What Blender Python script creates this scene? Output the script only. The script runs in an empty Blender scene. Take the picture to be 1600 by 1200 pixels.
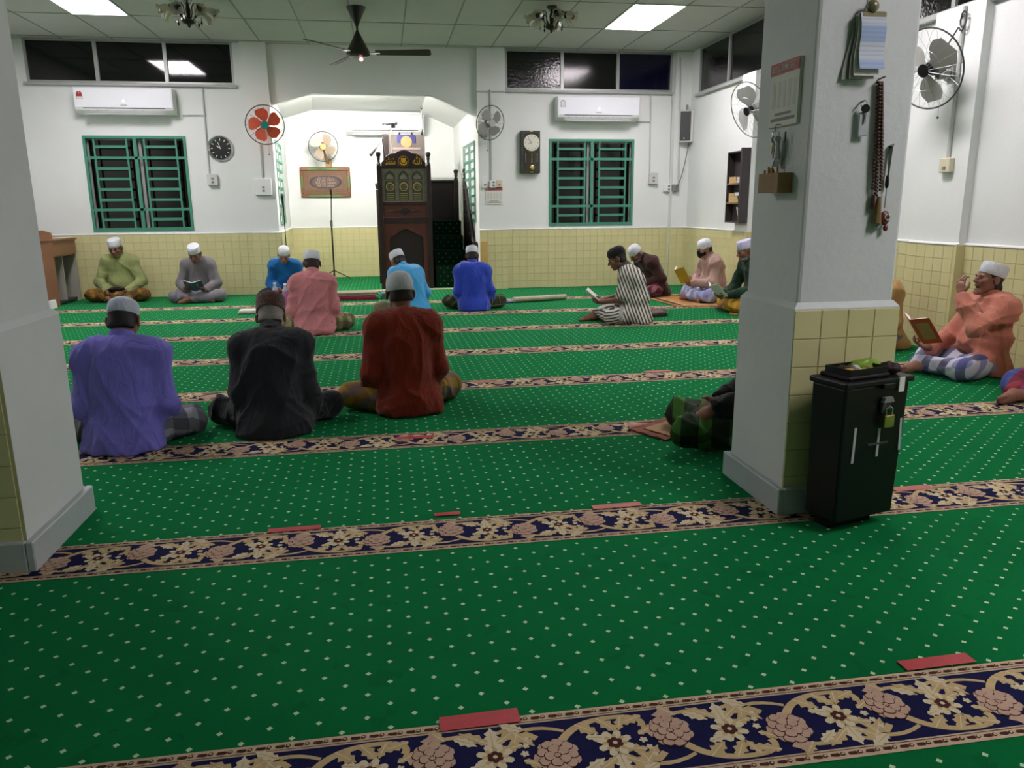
import bpy, bmesh, math, random
import numpy as np
from mathutils import Vector, Matrix

# ------------------------------------------------------------------ camera
SC = bpy.context.scene
COL = SC.collection
CAM_H, FPX = 1.16, 1205.3                      # eye height (m), focal length in pixels of a 1600 px wide frame
PITCH, YAW, ROLL = .2249, .1602, .0086


def cam_axes(p, y, r):
    fw = np.array([math.sin(y) * math.cos(p), math.cos(y) * math.cos(p), -math.sin(p)])
    rt = np.array([math.cos(y), -math.sin(y), 0.])
    dn = np.cross(fw, rt)
    c, s = math.cos(r), math.sin(r)
    return np.stack([c * rt + s * dn, -s * rt + c * dn, fw], 1)


CM = cam_axes(PITCH, YAW, ROLL)
cd = bpy.data.cameras.new('camera')
cd.sensor_width = 36.0
cd.lens = 36.0 * FPX / 1600.0
cd.clip_start = .05
cam = bpy.data.objects.new('camera', cd)
COL.objects.link(cam)
mw = Matrix.Identity(4)
for i in range(3):
    mw[i][0], mw[i][1], mw[i][2] = CM[i, 0], -CM[i, 1], -CM[i, 2]
mw[2][3] = CAM_H
cam.matrix_world = mw
SC.camera = cam


def ray(x, y):
    return CM @ np.array([(x - 800) / FPX, (y - 600) / FPX, 1.])


def fl(x, y, z=0.):                            # survey: where a sight line meets the level z
    d = ray(x, y)
    return Vector(d * ((z - CAM_H) / d[2])) + Vector((0, 0, CAM_H))


def aty(x, y, Y):                              # survey: where a sight line meets the plane Y
    d = ray(x, y)
    return Vector(d * (Y / d[1])) + Vector((0, 0, CAM_H))


def atx(x, y, X):
    d = ray(x, y)
    return Vector(d * (X / d[0])) + Vector((0, 0, CAM_H))


# ------------------------------------------------------------------ world, exposure
w = bpy.data.worlds.new('night')
SC.world = w
w.use_nodes = True
w.node_tree.nodes['Background'].inputs[0].default_value = (.004, .005, .012, 1)
w.node_tree.nodes['Background'].inputs[1].default_value = 1.0
vs = SC.view_settings
vs.view_transform = 'Standard'
vs.look = 'None'
vs.exposure = 1.82
vs.gamma = 1.0
vs.use_curve_mapping = False
PANEL_W = {'back': 10.0, 'mid': 10.0, 'near': 11.0}     # radiance of the ceiling light panels
RECESS_W = 330.0                                # radiance of the tube in the recess

R_ = random.Random(7)
# ------------------------------------------------------------------ materials


def lin(h):
    if isinstance(h, str):
        h = h.lstrip('#')
        c = [int(h[i:i + 2], 16) / 255 for i in (0, 2, 4)]
    else:
        c = list(h)
    return tuple((x / 12.92 if x <= .04045 else ((x + .055) / 1.055) ** 2.4) for x in c) + (1,)


MATS = {}


class NT:
    def __init__(s, m):
        m.use_nodes = True
        s.t = m.node_tree
        s.n = s.t.nodes
        s.b = s.n['Principled BSDF']

    def node(s, typ, **kw):
        n = s.n.new(typ)
        for k, v in kw.items():
            setattr(n, k, v)
        return n

    def link(s, a, b):
        s.t.links.new(a, b)

    def math(s, op, a, b=None, c=None):
        n = s.node('ShaderNodeMath', operation=op)
        for i, v in enumerate((a, b, c)):
            if v is None:
                continue
            if isinstance(v, (int, float)):
                n.inputs[i].default_value = v
            else:
                s.link(v, n.inputs[i])
        return n.outputs[0]

    def mix(s, f, a, b, mode='MIX'):
        n = s.node('ShaderNodeMix', data_type='RGBA', blend_type=mode)
        for i, v in ((0, f), (6, a), (7, b)):
            if isinstance(v, (int, float)):
                n.inputs[i].default_value = v
            elif isinstance(v, tuple):
                n.inputs[i].default_value = v
            else:
                s.link(v, n.inputs[i])
        return n.outputs[2]

    def noise(s, vec, scale, detail=3., rough=.55):
        n = s.node('ShaderNodeTexNoise')
        n.inputs['Scale'].default_value = scale
        n.inputs['Detail'].default_value = detail
        n.inputs['Roughness'].default_value = rough
        if vec is not None:
            s.link(vec, n.inputs['Vector'])
        return n.outputs['Fac']

    def bump(s, h, strength, dist=.01):
        n = s.node('ShaderNodeBump')
        n.inputs['Strength'].default_value = strength
        n.inputs['Distance'].default_value = dist
        s.link(h, n.inputs['Height'])
        s.link(n.outputs[0], s.b.inputs['Normal'])

    def coord(s, kind='Object'):
        return s.node('ShaderNodeTexCoord').outputs[kind]


def mat(name, col, rough=.6, metal=0., var=.06, vscale=6., bump=0., bscale=60., spec=.5, emit=0., alpha=1., trans=0., sheen=0.,
        obvar=0.):
    if name in MATS:
        return MATS[name]
    m = bpy.data.materials.new(name)
    t = NT(m)
    c = lin(col)
    b = t.b
    b.inputs['Roughness'].default_value = rough
    b.inputs['Metallic'].default_value = metal
    b.inputs['Specular IOR Level'].default_value = spec
    if trans:
        b.inputs['Transmission Weight'].default_value = trans
        b.inputs['IOR'].default_value = 1.3
    if sheen:
        b.inputs['Sheen Weight'].default_value = sheen
    if alpha < 1:
        b.inputs['Alpha'].default_value = alpha
    co = t.coord()
    src = None
    if var:
        f = t.noise(co, vscale)
        d = tuple(x * (1 - var * 2.2) for x in c[:3]) + (1,)
        l = tuple(min(1, x * (1 + var * 1.6)) for x in c[:3]) + (1,)
        src = t.mix(f, d, l)
    if obvar:
        oi = t.node('ShaderNodeObjectInfo')
        k = t.math('MULTIPLY_ADD', oi.outputs['Random'], obvar * 2, 1 - obvar)
        cc = t.node('ShaderNodeCombineColor')
        for i in range(3):
            t.link(k, cc.inputs[i])
        src = t.mix(1.0, src if src is not None else c, cc.outputs[0], 'MULTIPLY')
    if src is None:
        b.inputs['Base Color'].default_value = c
    else:
        t.link(src, b.inputs['Base Color'])
    if bump:
        t.bump(t.noise(co, bscale, 4.), bump)
    if emit:
        b.inputs['Emission Color'].default_value = c
        b.inputs['Emission Strength'].default_value = emit
    MATS[name] = m
    return m


def cloth(name, col, var=.08, bump=.25, bscale=260., sheen=.15, rough=.9):
    if name in MATS:
        return MATS[name]
    m_ = mat(name, col, rough=rough, var=var, vscale=9., bump=bump, bscale=bscale, spec=.2, sheen=sheen)
    t_ = NT(m_)                                 # a second, coarser relief: creases
    fine = [n for n in t_.n if n.type == 'BUMP'][0]
    mp = t_.node('ShaderNodeMapping')
    mp.inputs['Scale'].default_value = (1.6, 1.6, .7)
    mp.inputs['Rotation'].default_value = (.4, .3, .5)
    t_.link(t_.coord(), mp.inputs[0])
    nz = t_.node('ShaderNodeTexNoise')
    nz.inputs['Scale'].default_value = 9.
    nz.inputs['Detail'].default_value = 3.
    nz.inputs['Distortion'].default_value = 1.2
    t_.link(mp.outputs[0], nz.inputs['Vector'])
    cb = t_.node('ShaderNodeBump')
    cb.inputs['Strength'].default_value = .42
    cb.inputs['Distance'].default_value = .035
    t_.link(nz.outputs['Fac'], cb.inputs['Height'])
    t_.link(cb.outputs[0], fine.inputs['Normal'])
    return m_


def stripes_mat(name, cols, freq, duty, attr='stripe', rough=.9):
    """Two colours in bands along a cloth coordinate stored on the mesh."""
    m = bpy.data.materials.new(name)
    t = NT(m)
    a = t.node('ShaderNodeAttribute', attribute_name=attr)
    fr = t.math('FRACT', t.math('MULTIPLY', a.outputs['Fac'], freq))
    f = t.math('LESS_THAN', fr, duty)
    thin = t.math('LESS_THAN', t.math('ABSOLUTE', t.math('SUBTRACT', fr, duty + (1 - duty) * .5)), .035)
    c = t.mix(f, lin(cols[0]), lin(cols[1]))
    if len(cols) > 2:
        c = t.mix(thin, c, lin(cols[2]))
    t.link(c, t.b.inputs['Base Color'])
    t.b.inputs['Roughness'].default_value = rough
    t.b.inputs['Specular IOR Level'].default_value = .2
    t.bump(t.noise(t.coord(), 250.), .2)
    MATS[name] = m
    return m


def plaid(name, base, c1, c2, freq=9., tilt=.5, thin=None):
    if name in MATS:
        return MATS[name]
    m = bpy.data.materials.new(name)
    t = NT(m)
    sep = t.node('ShaderNodeSeparateXYZ')
    t.link(t.coord(), sep.inputs[0])
    x, y, z = sep.outputs
    u = t.math('ADD', t.math('MULTIPLY', x, math.cos(tilt)), t.math('MULTIPLY', y, math.sin(tilt)))
    v = t.math('ADD', t.math('MULTIPLY', z, .9), t.math('SUBTRACT', t.math('MULTIPLY', y, .75 * math.cos(tilt)), t.math('MULTIPLY', x, .75 * math.sin(tilt))))
    fu = t.math('FRACT', t.math('MULTIPLY', u, freq))
    fv = t.math('FRACT', t.math('MULTIPLY', v, freq))
    su = t.math('LESS_THAN', fu, .42)
    sv = t.math('LESS_THAN', fv, .42)
    c = t.mix(t.math('MULTIPLY', su, .75), lin(base), lin(c1))
    c = t.mix(t.math('MULTIPLY', sv, .6), c, lin(c2))
    if thin:
        k = t.math('MAXIMUM', t.math('COMPARE', fu, .7, .03), t.math('COMPARE', fv, .7, .03))
        c = t.mix(t.math('MULTIPLY', k, .7), c, lin(thin))
    t.link(c, t.b.inputs['Base Color'])
    t.b.inputs['Roughness'].default_value = .85
    t.b.inputs['Specular IOR Level'].default_value = .25
    t.bump(t.noise(t.coord(), 240.), .2)
    MATS[name] = m
    return m


WHITE = mat('wall_paint', '#dfe3e0', .75, var=.03, vscale=1.6, bump=.12, bscale=35)
CEILM = mat('ceiling_board', '#bfc2bc', .85, var=.03, vscale=3, bump=.15, bscale=90)
GREYP = mat('grey_paint', '#a9adaa', .6, var=.06, bump=.1)
TILE = mat('cream_tile', '#d0ca98', .25, var=.03, vscale=9, obvar=.03)
GROUT = mat('tile_grout', '#bdb88a', .8, var=.08)
SKIRT = mat('grey_skirting', '#b0b8ba', .4, var=.05, vscale=8)
GREEN = mat('green_enamel', '#3f8a70', .45, var=.05)
ALU = mat('aluminium_frame', '#a8aca9', .4, metal=.3, var=.05)
GLASS = mat('night_glass', '#0a0a0a', .05, var=.2, vscale=3, bump=.012, bscale=30)
GLASSB = mat('night_glass_blue', '#0b0b26', .1, var=.2, vscale=3, bump=.03, bscale=40)
GLASSG = mat('night_glass_grey', '#151714', .12, var=.2, vscale=3, bump=.03, bscale=60, spec=.3)
GLASSO = mat('obscured_glass', '#0b0d0b', .10, var=.2, vscale=3, bump=.25, bscale=30)
PLASTIC = mat('white_plastic', '#e4e6e6', .35, var=.02)
IVORY = mat('ivory_plastic', '#cfc9ac', .4, var=.05)
GREYPL = mat('grey_plastic', '#7d807c', .45, var=.05)
DKGREY = mat('dark_grey_plastic', '#3a3b3b', .5, var=.08)
BLACK = mat('black_plastic', '#08080a', .42, var=.1, spec=.35)
CHROME = mat('chrome', '#c8c8c8', .15, metal=1., var=.02)
WIRE = mat('fan_wire', '#8c8f8c', .3, metal=.6, var=.02)
DWIRE = mat('fan_rim_dark', '#4a4d4a', .4, metal=.4, var=.03)
CONDUIT = mat('conduit_grey', '#b6bab6', .5, var=.05)
PAPER = mat('paper_white', '#d9d8cf', .8, var=.03)
DARK = mat('dark_gap', '#0c0c0d', .9, var=.1)
GOLD = mat('gold_leaf', '#c9a02a', .35, metal=.55, var=.1)
DKWOOD = mat('dark_wood', '#1f110d', .42, var=.2, vscale=14, bump=.08, bscale=30)
MDWOOD = mat('brown_wood', '#4d2414', .42, var=.15, vscale=10, bump=.06, bscale=30)

# ------------------------------------------------------------------ mesh builder


def basis(d):
    d = Vector(d).normalized()
    a = Vector((0, 0, 1)) if abs(d.z) < .95 else Vector((1, 0, 0))
    u = a.cross(d).normalized()
    return u, d.cross(u), d


def rot(ax, ang):
    return Matrix.Rotation(ang, 3, ax)


class MB:
    def __init__(s):
        s.v, s.f, s.m = [], [], []
        s.cur = 0
        s.T = None

    def add(s, vs_, fs):
        o = len(s.v)
        for p in vs_:
            p = Vector(p)
            s.v.append(tuple(s.T @ p) if s.T is not None else tuple(p))
        for f in fs:
            s.f.append(tuple(i + o for i in f))
            s.m.append(s.cur)
        return s

    def box(s, c, d, r=None):
        c = Vector(c)
        p = []
        for x in (-.5, .5):
            for y in (-.5, .5):
                for z in (-.5, .5):
                    q = Vector((x * d[0], y * d[1], z * d[2]))
                    p.append(c + (r @ q if r is not None else q))
        return s.add(p, [(0, 1, 3, 2), (4, 6, 7, 5), (0, 4, 5, 1), (2, 3, 7, 6), (0, 2, 6, 4), (1, 5, 7, 3)])

    def bb(s, x0, x1, y0, y1, z0, z1):
        return s.box(((x0 + x1) / 2, (y0 + y1) / 2, (z0 + z1) / 2), (abs(x1 - x0), abs(y1 - y0), abs(z1 - z0)))

    def lathe(s, prof, c=(0, 0, 0), axis=(0, 0, 1), n=16, sx=1., sy=1., cap=True):
        u, v, d = basis(axis)
        c = Vector(c)
        p, f = [], []
        for (r, h) in prof:
            for k in range(n):
                a = 2 * math.pi * k / n
                p.append(c + u * (r * math.cos(a) * sx) + v * (r * math.sin(a) * sy) + d * h)
        m = len(prof)
        for i in range(m - 1):
            for k in range(n):
                k2 = (k + 1) % n
                f.append((i * n + k, i * n + k2, (i + 1) * n + k2, (i + 1) * n + k))
        if cap:
            f.append(tuple(range(n))[::-1])
            f.append(tuple((m - 1) * n + k for k in range(n)))
        return s.add(p, f)

    def cyl(s, a, b, r0, r1=None, n=12):
        a, b = Vector(a), Vector(b)
        r1 = r0 if r1 is None else r1
        return s.lathe([(r0, 0), (r1, (b - a).length)], a, b - a, n)

    def ball(s, c, r, n=12, m=8):
        rx, ry, rz = (r, r, r) if isinstance(r, (int, float)) else r
        prof = [(max(1e-4, math.sin(math.pi * i / m)), -math.cos(math.pi * i / m)) for i in range(m + 1)]
        c = Vector(c)
        p, f = [], []
        for (q, h) in prof:
            for k in range(n):
                a = 2 * math.pi * k / n
                p.append(c + Vector((q * math.cos(a) * rx, q * math.sin(a) * ry, h * rz)))
        for i in range(m):
            for k in range(n):
                k2 = (k + 1) % n
                f.append((i * n + k, i * n + k2, (i + 1) * n + k2, (i + 1) * n + k))
        return s.add(p, f)

    def tube(s, pts, r, n=8, closed=False):
        pts = [Vector(p) for p in pts]
        m = len(pts)
        p, f = [], []
        u = None
        for i in range(m):
            if closed:
                d = pts[(i + 1) % m] - pts[i - 1]
            else:
                d = pts[min(i + 1, m - 1)] - pts[max(i - 1, 0)]
            d.normalize()
            if u is None:
                u = basis(d)[0]
            u = (u - d * u.dot(d))
            if u.length < 1e-5:
                u = basis(d)[0]
            u.normalize()
            v = d.cross(u)
            rr = r[i] if isinstance(r, (list, tuple)) else r
            for k in range(n):
                a = 2 * math.pi * k / n
                p.append(pts[i] + u * (rr * math.cos(a)) + v * (rr * math.sin(a)))
        for i in range(m if closed else m - 1):
            j = (i + 1) % m
            for k in range(n):
                k2 = (k + 1) % n
                f.append((i * n + k, i * n + k2, j * n + k2, j * n + k))
        if not closed:
            f.append(tuple(range(n))[::-1])
            f.append(tuple((m - 1) * n + k for k in range(n)))
        return s.add(p, f)

    def ring(s, c, R, r, axis=(0, 0, 1), n=36, k=6, sx=1., sy=1.):
        u, v, d = basis(axis)
        c = Vector(c)
        return s.tube([c + u * (R * sx * math.cos(2 * math.pi * i / n)) + v * (R * sy * math.sin(2 * math.pi * i / n)) for i in range(n)], r, k, True)

    def prism(s, poly, h0, h1, o=(0, 0, 0), u=(1, 0, 0), v=(0, 0, 1)):
        """polygon in the (u, v) plane, extruded along n = v x u (towards +Y for the default plane)"""
        o, u, v = Vector(o), Vector(u), Vector(v)
        n = v.cross(u)
        a = [o + u * x + v * y + n * h0 for x, y in poly]
        b = [o + u * x + v * y + n * h1 for x, y in poly]
        k = len(poly)
        f = [tuple(range(k)), tuple(range(2 * k - 1, k - 1, -1))]
        for i in range(k):
            j = (i + 1) % k
            f.append((j, i, i + k, j + k))
        return s.add(a + b, f)

    def mesh(s, name, mats, smooth=False, bevel=0., seg=1):
        me = bpy.data.meshes.new(name)
        me.from_pydata(s.v, [], s.f)
        for m in (mats if isinstance(mats, (list, tuple)) else [mats]):
            me.materials.append(m)
        if any(s.m):
            me.polygons.foreach_set('material_index', s.m)
        bm = bmesh.new()
        bm.from_mesh(me)
        bmesh.ops.recalc_face_normals(bm, faces=bm.faces)
        if bevel:
            bmesh.ops.bevel(bm, geom=[e for e in bm.edges if e.calc_face_angle(0) > .6], offset=bevel, segments=seg, affect='EDGES', profile=.5)
        bm.to_mesh(me)
        bm.free()
        if smooth:
            me.polygons.foreach_set('use_smooth', [True] * len(me.polygons))
            try:
                me.set_sharp_from_angle(angle=.75)
            except Exception:
                pass
        return me

    def build(s, name, mats, parent=None, smooth=False, bevel=0., seg=1):
        return link(name, s.mesh(name, mats, smooth, bevel, seg), parent)


def link(name, me, parent=None, loc=None, rz=0):
    o = bpy.data.objects.new(name, me)
    COL.objects.link(o)
    if parent is not None:
        o.parent = parent
    if loc is not None:
        o.location = loc
        o.rotation_euler = (0, 0, rz)
    return o


def tag(o, label, cat, group=None):
    o['label'] = label
    o['category'] = cat
    if group:
        o['group'] = group
    return o


def struct(o):
    o['kind'] = 'structure'
    return o


def stuff(o):
    o['kind'] = 'stuff'
    return o


def thing(name, label=None, cat=None, loc=(0, 0, 0), rz=0., group=None, rot_=None):
    o = bpy.data.objects.new(name, None)
    o.empty_display_size = .1
    COL.objects.link(o)
    o.location = loc
    o.rotation_euler = (0, 0, rz) if rot_ is None else rot_
    if label:
        tag(o, label, cat, group)
    return o


def copy_tree(o, parent=None):
    c = o.copy()
    COL.objects.link(c)
    c.parent = parent
    for ch in list(o.children):
        copy_tree(ch, c)
    return c


def text_mesh(name, body, size, matl, parent=None, loc=(0, 0, 0), rot_=(0, 0, 0), extrude=.0008, align='CENTER', sx=1., width=None):
    cu = bpy.data.curves.new('lettering_curve', 'FONT')
    cu.body = body
    cu.size = size
    cu.extrude = extrude
    cu.align_x = align
    cu.align_y = 'CENTER'
    cu.resolution_u = 3
    t = bpy.data.objects.new('lettering_tmp', cu)
    COL.objects.link(t)
    bpy.context.view_layer.update()
    me = bpy.data.meshes.new_from_object(t.evaluated_get(bpy.context.evaluated_depsgraph_get()))
    bpy.data.objects.remove(t)
    me.name = name
    if width and len(me.vertices):
        xs = [v.co.x for v in me.vertices]
        sx = width / max(1e-6, max(xs) - min(xs))
    me.transform(Matrix.Diagonal((sx, 1, 1, 1)))
    me.materials.clear()
    me.materials.append(matl)
    o = link(name, me, parent)
    o.location = loc
    o.rotation_euler = rot_
    return o


# ------------------------------------------------------------------ the room
ZC, YB, XR, XL, YF, YREC = 3.30, 11.30, 4.45, -4.62, -4.0, 13.9
DADO = .848
TS = .106


def wall_cells(mb, x0, x1, z0, z1, holes, to):
    xs = sorted({x0, x1} | {h[0] for h in holes} | {h[1] for h in holes})
    zs = sorted({z0, z1} | {h[2] for h in holes} | {h[3] for h in holes})
    for a, b in zip(xs, xs[1:]):
        for c, d in zip(zs, zs[1:]):
            mx, mz = (a + b) / 2, (c + d) / 2
            if any(h[0] < mx < h[1] and h[2] < mz < h[3] for h in holes):
                continue
            to(a, b, c, d)


W1 = (-3.83, -2.55, .892, 2.122)
W2 = (2.395, 3.66, .892, 2.112)
CL1 = (-4.40, -1.86, 2.77, 3.30)
CL2 = (1.765, 4.21, 2.765, 3.30)
mb = MB()
wall_cells(mb, XL, -1.42, 0, ZC, [W1, CL1], lambda a, b, c, d: mb.bb(a, b, YB, YB + .2, c, d))
wall_bl = struct(mb.build('wall_back_left', WHITE))
mb = MB()
wall_cells(mb, 1.36, XR, 0, ZC, [W2, CL2], lambda a, b, c, d: mb.bb(a, b, YB, YB + .2, c, d))
wall_br = struct(mb.build('wall_back_right', WHITE))
wall_pl = struct(MB().bb(-1.76, -1.42, YB - .09, YB, 0, ZC).build('wall_pilaster_left', WHITE))
wall_pr = struct(MB().bb(1.36, 1.745, YB - .09, YB, 0, ZC).build('wall_pilaster_right', WHITE))
wall_pc = struct(MB().bb(4.215, XR, YB - .14, YB, 0, ZC).build('wall_pilaster_corner', WHITE))
# header over the recess, with cut corners
OPEN = [(-1.42, 2.52), (-.89, 2.68), (.715, 2.68), (1.36, 2.41)]
OPENB = [(-1.56, 2.63), (-1.09, 2.77), (.70, 2.75), (1.26, 2.50)]
struct(MB().prism([(-1.42, ZC), (1.36, ZC), (1.36, 2.41), (.715, 2.68), (-.89, 2.68), (-1.42, 2.52)], 0, .12, (0, YB, 0)).build('wall_header', WHITE))
mb = MB()                                       # recess vault: lofted soffit
fa = [Vector((x, YB + .12, z + .15)) for x, z in OPEN]
ba = [Vector((x, YREC, z)) for x, z in OPENB]
up = Vector((0, 0, .12))
for i in range(3):
    q = [fa[i], fa[i + 1], ba[i + 1], ba[i]]
    mb.add(q + [p + up for p in q], [(0, 1, 2, 3), (4, 7, 6, 5), (0, 4, 5, 1), (1, 5, 6, 2), (2, 6, 7, 3), (3, 7, 4, 0)])
struct(mb.build('ceiling_recess', WHITE))


def slab(name, a, b, z0, z1, t, m):             # vertical slab from plan point a to b, thickness t to the left of a->b
    a, b = Vector((a[0], a[1], 0)), Vector((b[0], b[1], 0))
    d = (b - a).normalized()
    n = Vector((-d.y, d.x, 0)) * t
    p = [a, b, b + n, a + n]
    return MB().add([q + Vector((0, 0, z)) for z in (z0, z1) for q in p], [(0, 3, 2, 1), (4, 5, 6, 7), (0, 1, 5, 4), (1, 2, 6, 5), (2, 3, 7, 6), (3, 0, 4, 7)]).build(name, m)


wall_rl = struct(slab('wall_recess_left', (-1.42, YB + .0), (-1.56, YREC), 0, 2.95, .12, WHITE))
wall_rr = struct(slab('wall_recess_right', (1.26, YREC), (1.36, YB), 0, 2.95, .12, WHITE))
wall_rb = struct(MB().bb(-1.7, 1.42, YREC, YREC + .12, 0, 2.95).build('wall_recess_back', WHITE))
# side walls
CL3 = (8.05, 10.90, 2.69, 3.30)                 # clerestory on the right wall, in Y
CL4 = (4.2, 6.7, 2.62, 3.30)
mb = MB()
wall_cells(mb, YF, YB + .2, 0, ZC, [CL3, CL4], lambda a, b, c, d: mb.bb(XR, XR + .2, a, b, c, d))
wall_r = struct(mb.build('wall_right', WHITE))
wall_p1 = struct(MB().bb(XR - .07, XR, 5.42, 5.95, 0, 2.62).build('wall_pilaster_near', WHITE))
wall_p2 = struct(MB().bb(XR - .10, XR, 8.95, 9.30, 0, 2.69).build('wall_pilaster_far', WHITE))
wall_l = struct(MB().bb(XL - .2, XL, YF, YB + .2, 0, ZC).build('wall_left', WHITE))
struct(MB().bb(XL - .2, XR + .2, YF - .2, YF, 0, ZC).build('wall_front', WHITE))

# ---- tile dados: single tiles where they can be told apart
TM = {}


def tile_mesh(w_, h_):
    k = (round(w_, 4), round(h_, 4))
    if k not in TM:
        g, b, t = .0009, .0016, .0045
        a, c = w_ / 2 - g, h_ / 2 - g
        v = [(x, 0, z) for x, z in ((-a, -c), (a, -c), (a, c), (-a, c))] + [(x, -t, z) for x, z in ((-a + b, -c + b), (a - b, -c + b), (a - b, c - b), (-a + b, c - b))]
        TM[k] = MB().add(v, [(4, 5, 6, 7), (0, 1, 5, 4), (1, 2, 6, 5), (2, 3, 7, 6), (3, 0, 4, 7)]).mesh('tile', TILE)
    return TM[k]


def tiles(parent, x0, x1, ztop, rows, T, joined=None):
    """tiles hung on the plane y=0 of frame T between x0 and x1; joined(x) True -> in one mesh"""
    n = int((x1 - x0) / TS)
    spans = [(x0 + i * TS, x0 + (i + 1) * TS) for i in range(n)]
    if x1 - x0 - n * TS > .02:
        spans.append((x0 + n * TS, x1))
    acc = MB()
    for a, b in spans:
        for r in range(rows):
            z1 = ztop - r * TS
            z0 = max(0.0, z1 - TS)
            if z1 - z0 < .02:
                continue
            me = tile_mesh(b - a, z1 - z0)
            M = T @ Matrix.Translation(((a + b) / 2, 0, (z0 + z1) / 2))
            if joined is not None and joined((a + b) / 2):
                acc.add([M @ v.co for v in me.vertices], [tuple(p.vertices) for p in me.polygons])
            else:
                o = link('tile', me, parent)
                o.matrix_local = M
    if acc.v:
        stuff(acc.build('tile_field', TILE, parent))


def dado(parent, x0, x1, T, ztop=DADO, rows=8, joined=None, t=.018):
    mbd = MB()
    mbd.T = T
    mbd.bb(x0, x1, -t, .0, 0, ztop)
    mbd.build('dado_screed', GROUT, parent)
    mbl = MB()
    mbl.T = T
    mbl.prism([(-t - .009, ztop - .002), (0, ztop - .002), (0, ztop + .016), (-t - .009, ztop + .006)], -x1, -x0, u=(0, 1, 0), v=(0, 0, 1))
    mbl.build('dado_ledge', WHITE, parent)
    tiles(parent, x0, x1, ztop - .004, rows, T @ Matrix.Translation((0, -t, 0)), joined)


def frame(o, ang):                              # local x along the wall, local -y into the room
    return Matrix.Translation(o) @ Matrix.Rotation(ang, 4, 'Z')


I0 = frame((0, YB, 0), 0)
dado(wall_bl, XL, -1.76, I0)
dado(wall_pl, -1.78, -1.40, frame((0, YB - .09, 0), 0))
dado(wall_br, 1.745, 4.215, I0)
dado(wall_pr, 1.36, 1.765, frame((0, YB - .09, 0), 0))
dado(wall_pc, 4.19, XR, frame((0, YB - .14, 0), 0))
dado(wall_rb, -1.58, 1.27, frame((0, YREC, 0), 0), joined=lambda x: True)
lw = Vector((-.14, YREC - YB, 0))
dado(wall_rl, 0.02, lw.length - .03, frame((-1.42, YB, 0), math.atan2(lw.y, lw.x)), joined=lambda x: True)
# right wall: local x runs towards the camera, so that -y points into the room
TR = Matrix.Translation((XR, 0, 0)) @ Matrix.Rotation(-math.pi / 2, 4, 'Z')
dado(wall_r, -11.16, -9.30, TR)
dado(wall_p2, -9.32, -8.93, Matrix.Translation((-.10, 0, 0)) @ TR, joined=lambda x: x < 0)
dado(wall_r, -8.95, -5.95, TR, joined=lambda x: x < -6.6)
dado(wall_p1, -5.97, -5.40, Matrix.Translation((-.07, 0, 0)) @ TR)
dado(wall_r, -5.42, 3.9, TR, joined=lambda x: x > -4.3)
MB().bb(XR - .096, XR, 5.40, 5.42, 0, DADO).build('pilaster_side_tile', TILE, wall_p1)
MB().bb(XR - .126, XR, 8.93, 8.95, 0, DADO).build('pilaster_side_tile', TILE, wall_p2)

# ---- ceiling boards in their grid
ceil = struct(MB().bb(XL - .2, XR + .2, YF - .2, YB + .2, ZC + .02, ZC + .12).build('ceiling', CEILM))
PX, PY = .61, 1.22
GX0, GY1 = 2.785 - PX * 13, 9.94 + PY           # grid lines pass the edges of the light panel
LIGHTS = {(3.09, 9.33): 'back', (-3.01, 9.33): 'back', (3.09, 5.67): 'mid', (-3.01, 5.67): 'mid', (3.09, .79): 'near'}
board = MB().bb(-PX / 2 + .006, PX / 2 - .006, -PY / 2 + .006, PY / 2 - .006, 0, .012).mesh('ceiling_board', CEILM)
short_b = {}
gx = GX0
xs_g, ys_g = [], []
while gx < XR:
    if gx + PX > XL:
        xs_g.append(gx)
    gx += PX
gy = GY1 - PY * 13
while gy < YB:
    ys_g.append(gy)
    gy += PY
grid = MB()
for x in xs_g:
    if x > XL:
        grid.bb(x - .007, x + .007, YF, YB, ZC - .002, ZC + .02)
for y in ys_g:
    if y > YF:
        grid.bb(XL, XR, y - .007, y + .007, ZC - .002, ZC + .02)
grid.build('ceiling_grid', mat('ceiling_joint', '#8f938d', .7), ceil)
for x in xs_g:
    for y in ys_g:
        x0, x1 = max(x, XL), min(x + PX, XR)
        y0, y1 = max(y, YF), min(y + PY, YB)
        cx, cy = (x0 + x1) / 2, (y0 + y1) / 2
        if any(abs(cx - lx) < .3 and abs(cy - ly) < .6 for lx, ly in LIGHTS):
            continue
        full = (x1 - x0) > PX - .01 and (y1 - y0) > PY - .01
        k = (round(x1 - x0, 3), round(y1 - y0, 3))
        if not full and k not in short_b:
            short_b[k] = MB().bb(-k[0] / 2 + .006, k[0] / 2 - .006, -k[1] / 2 + .006, k[1] / 2 - .006, 0, .012).mesh('ceiling_board', CEILM)
        link('ceiling_board', board if full else short_b[k], ceil, (cx, cy, ZC + .003))

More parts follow.
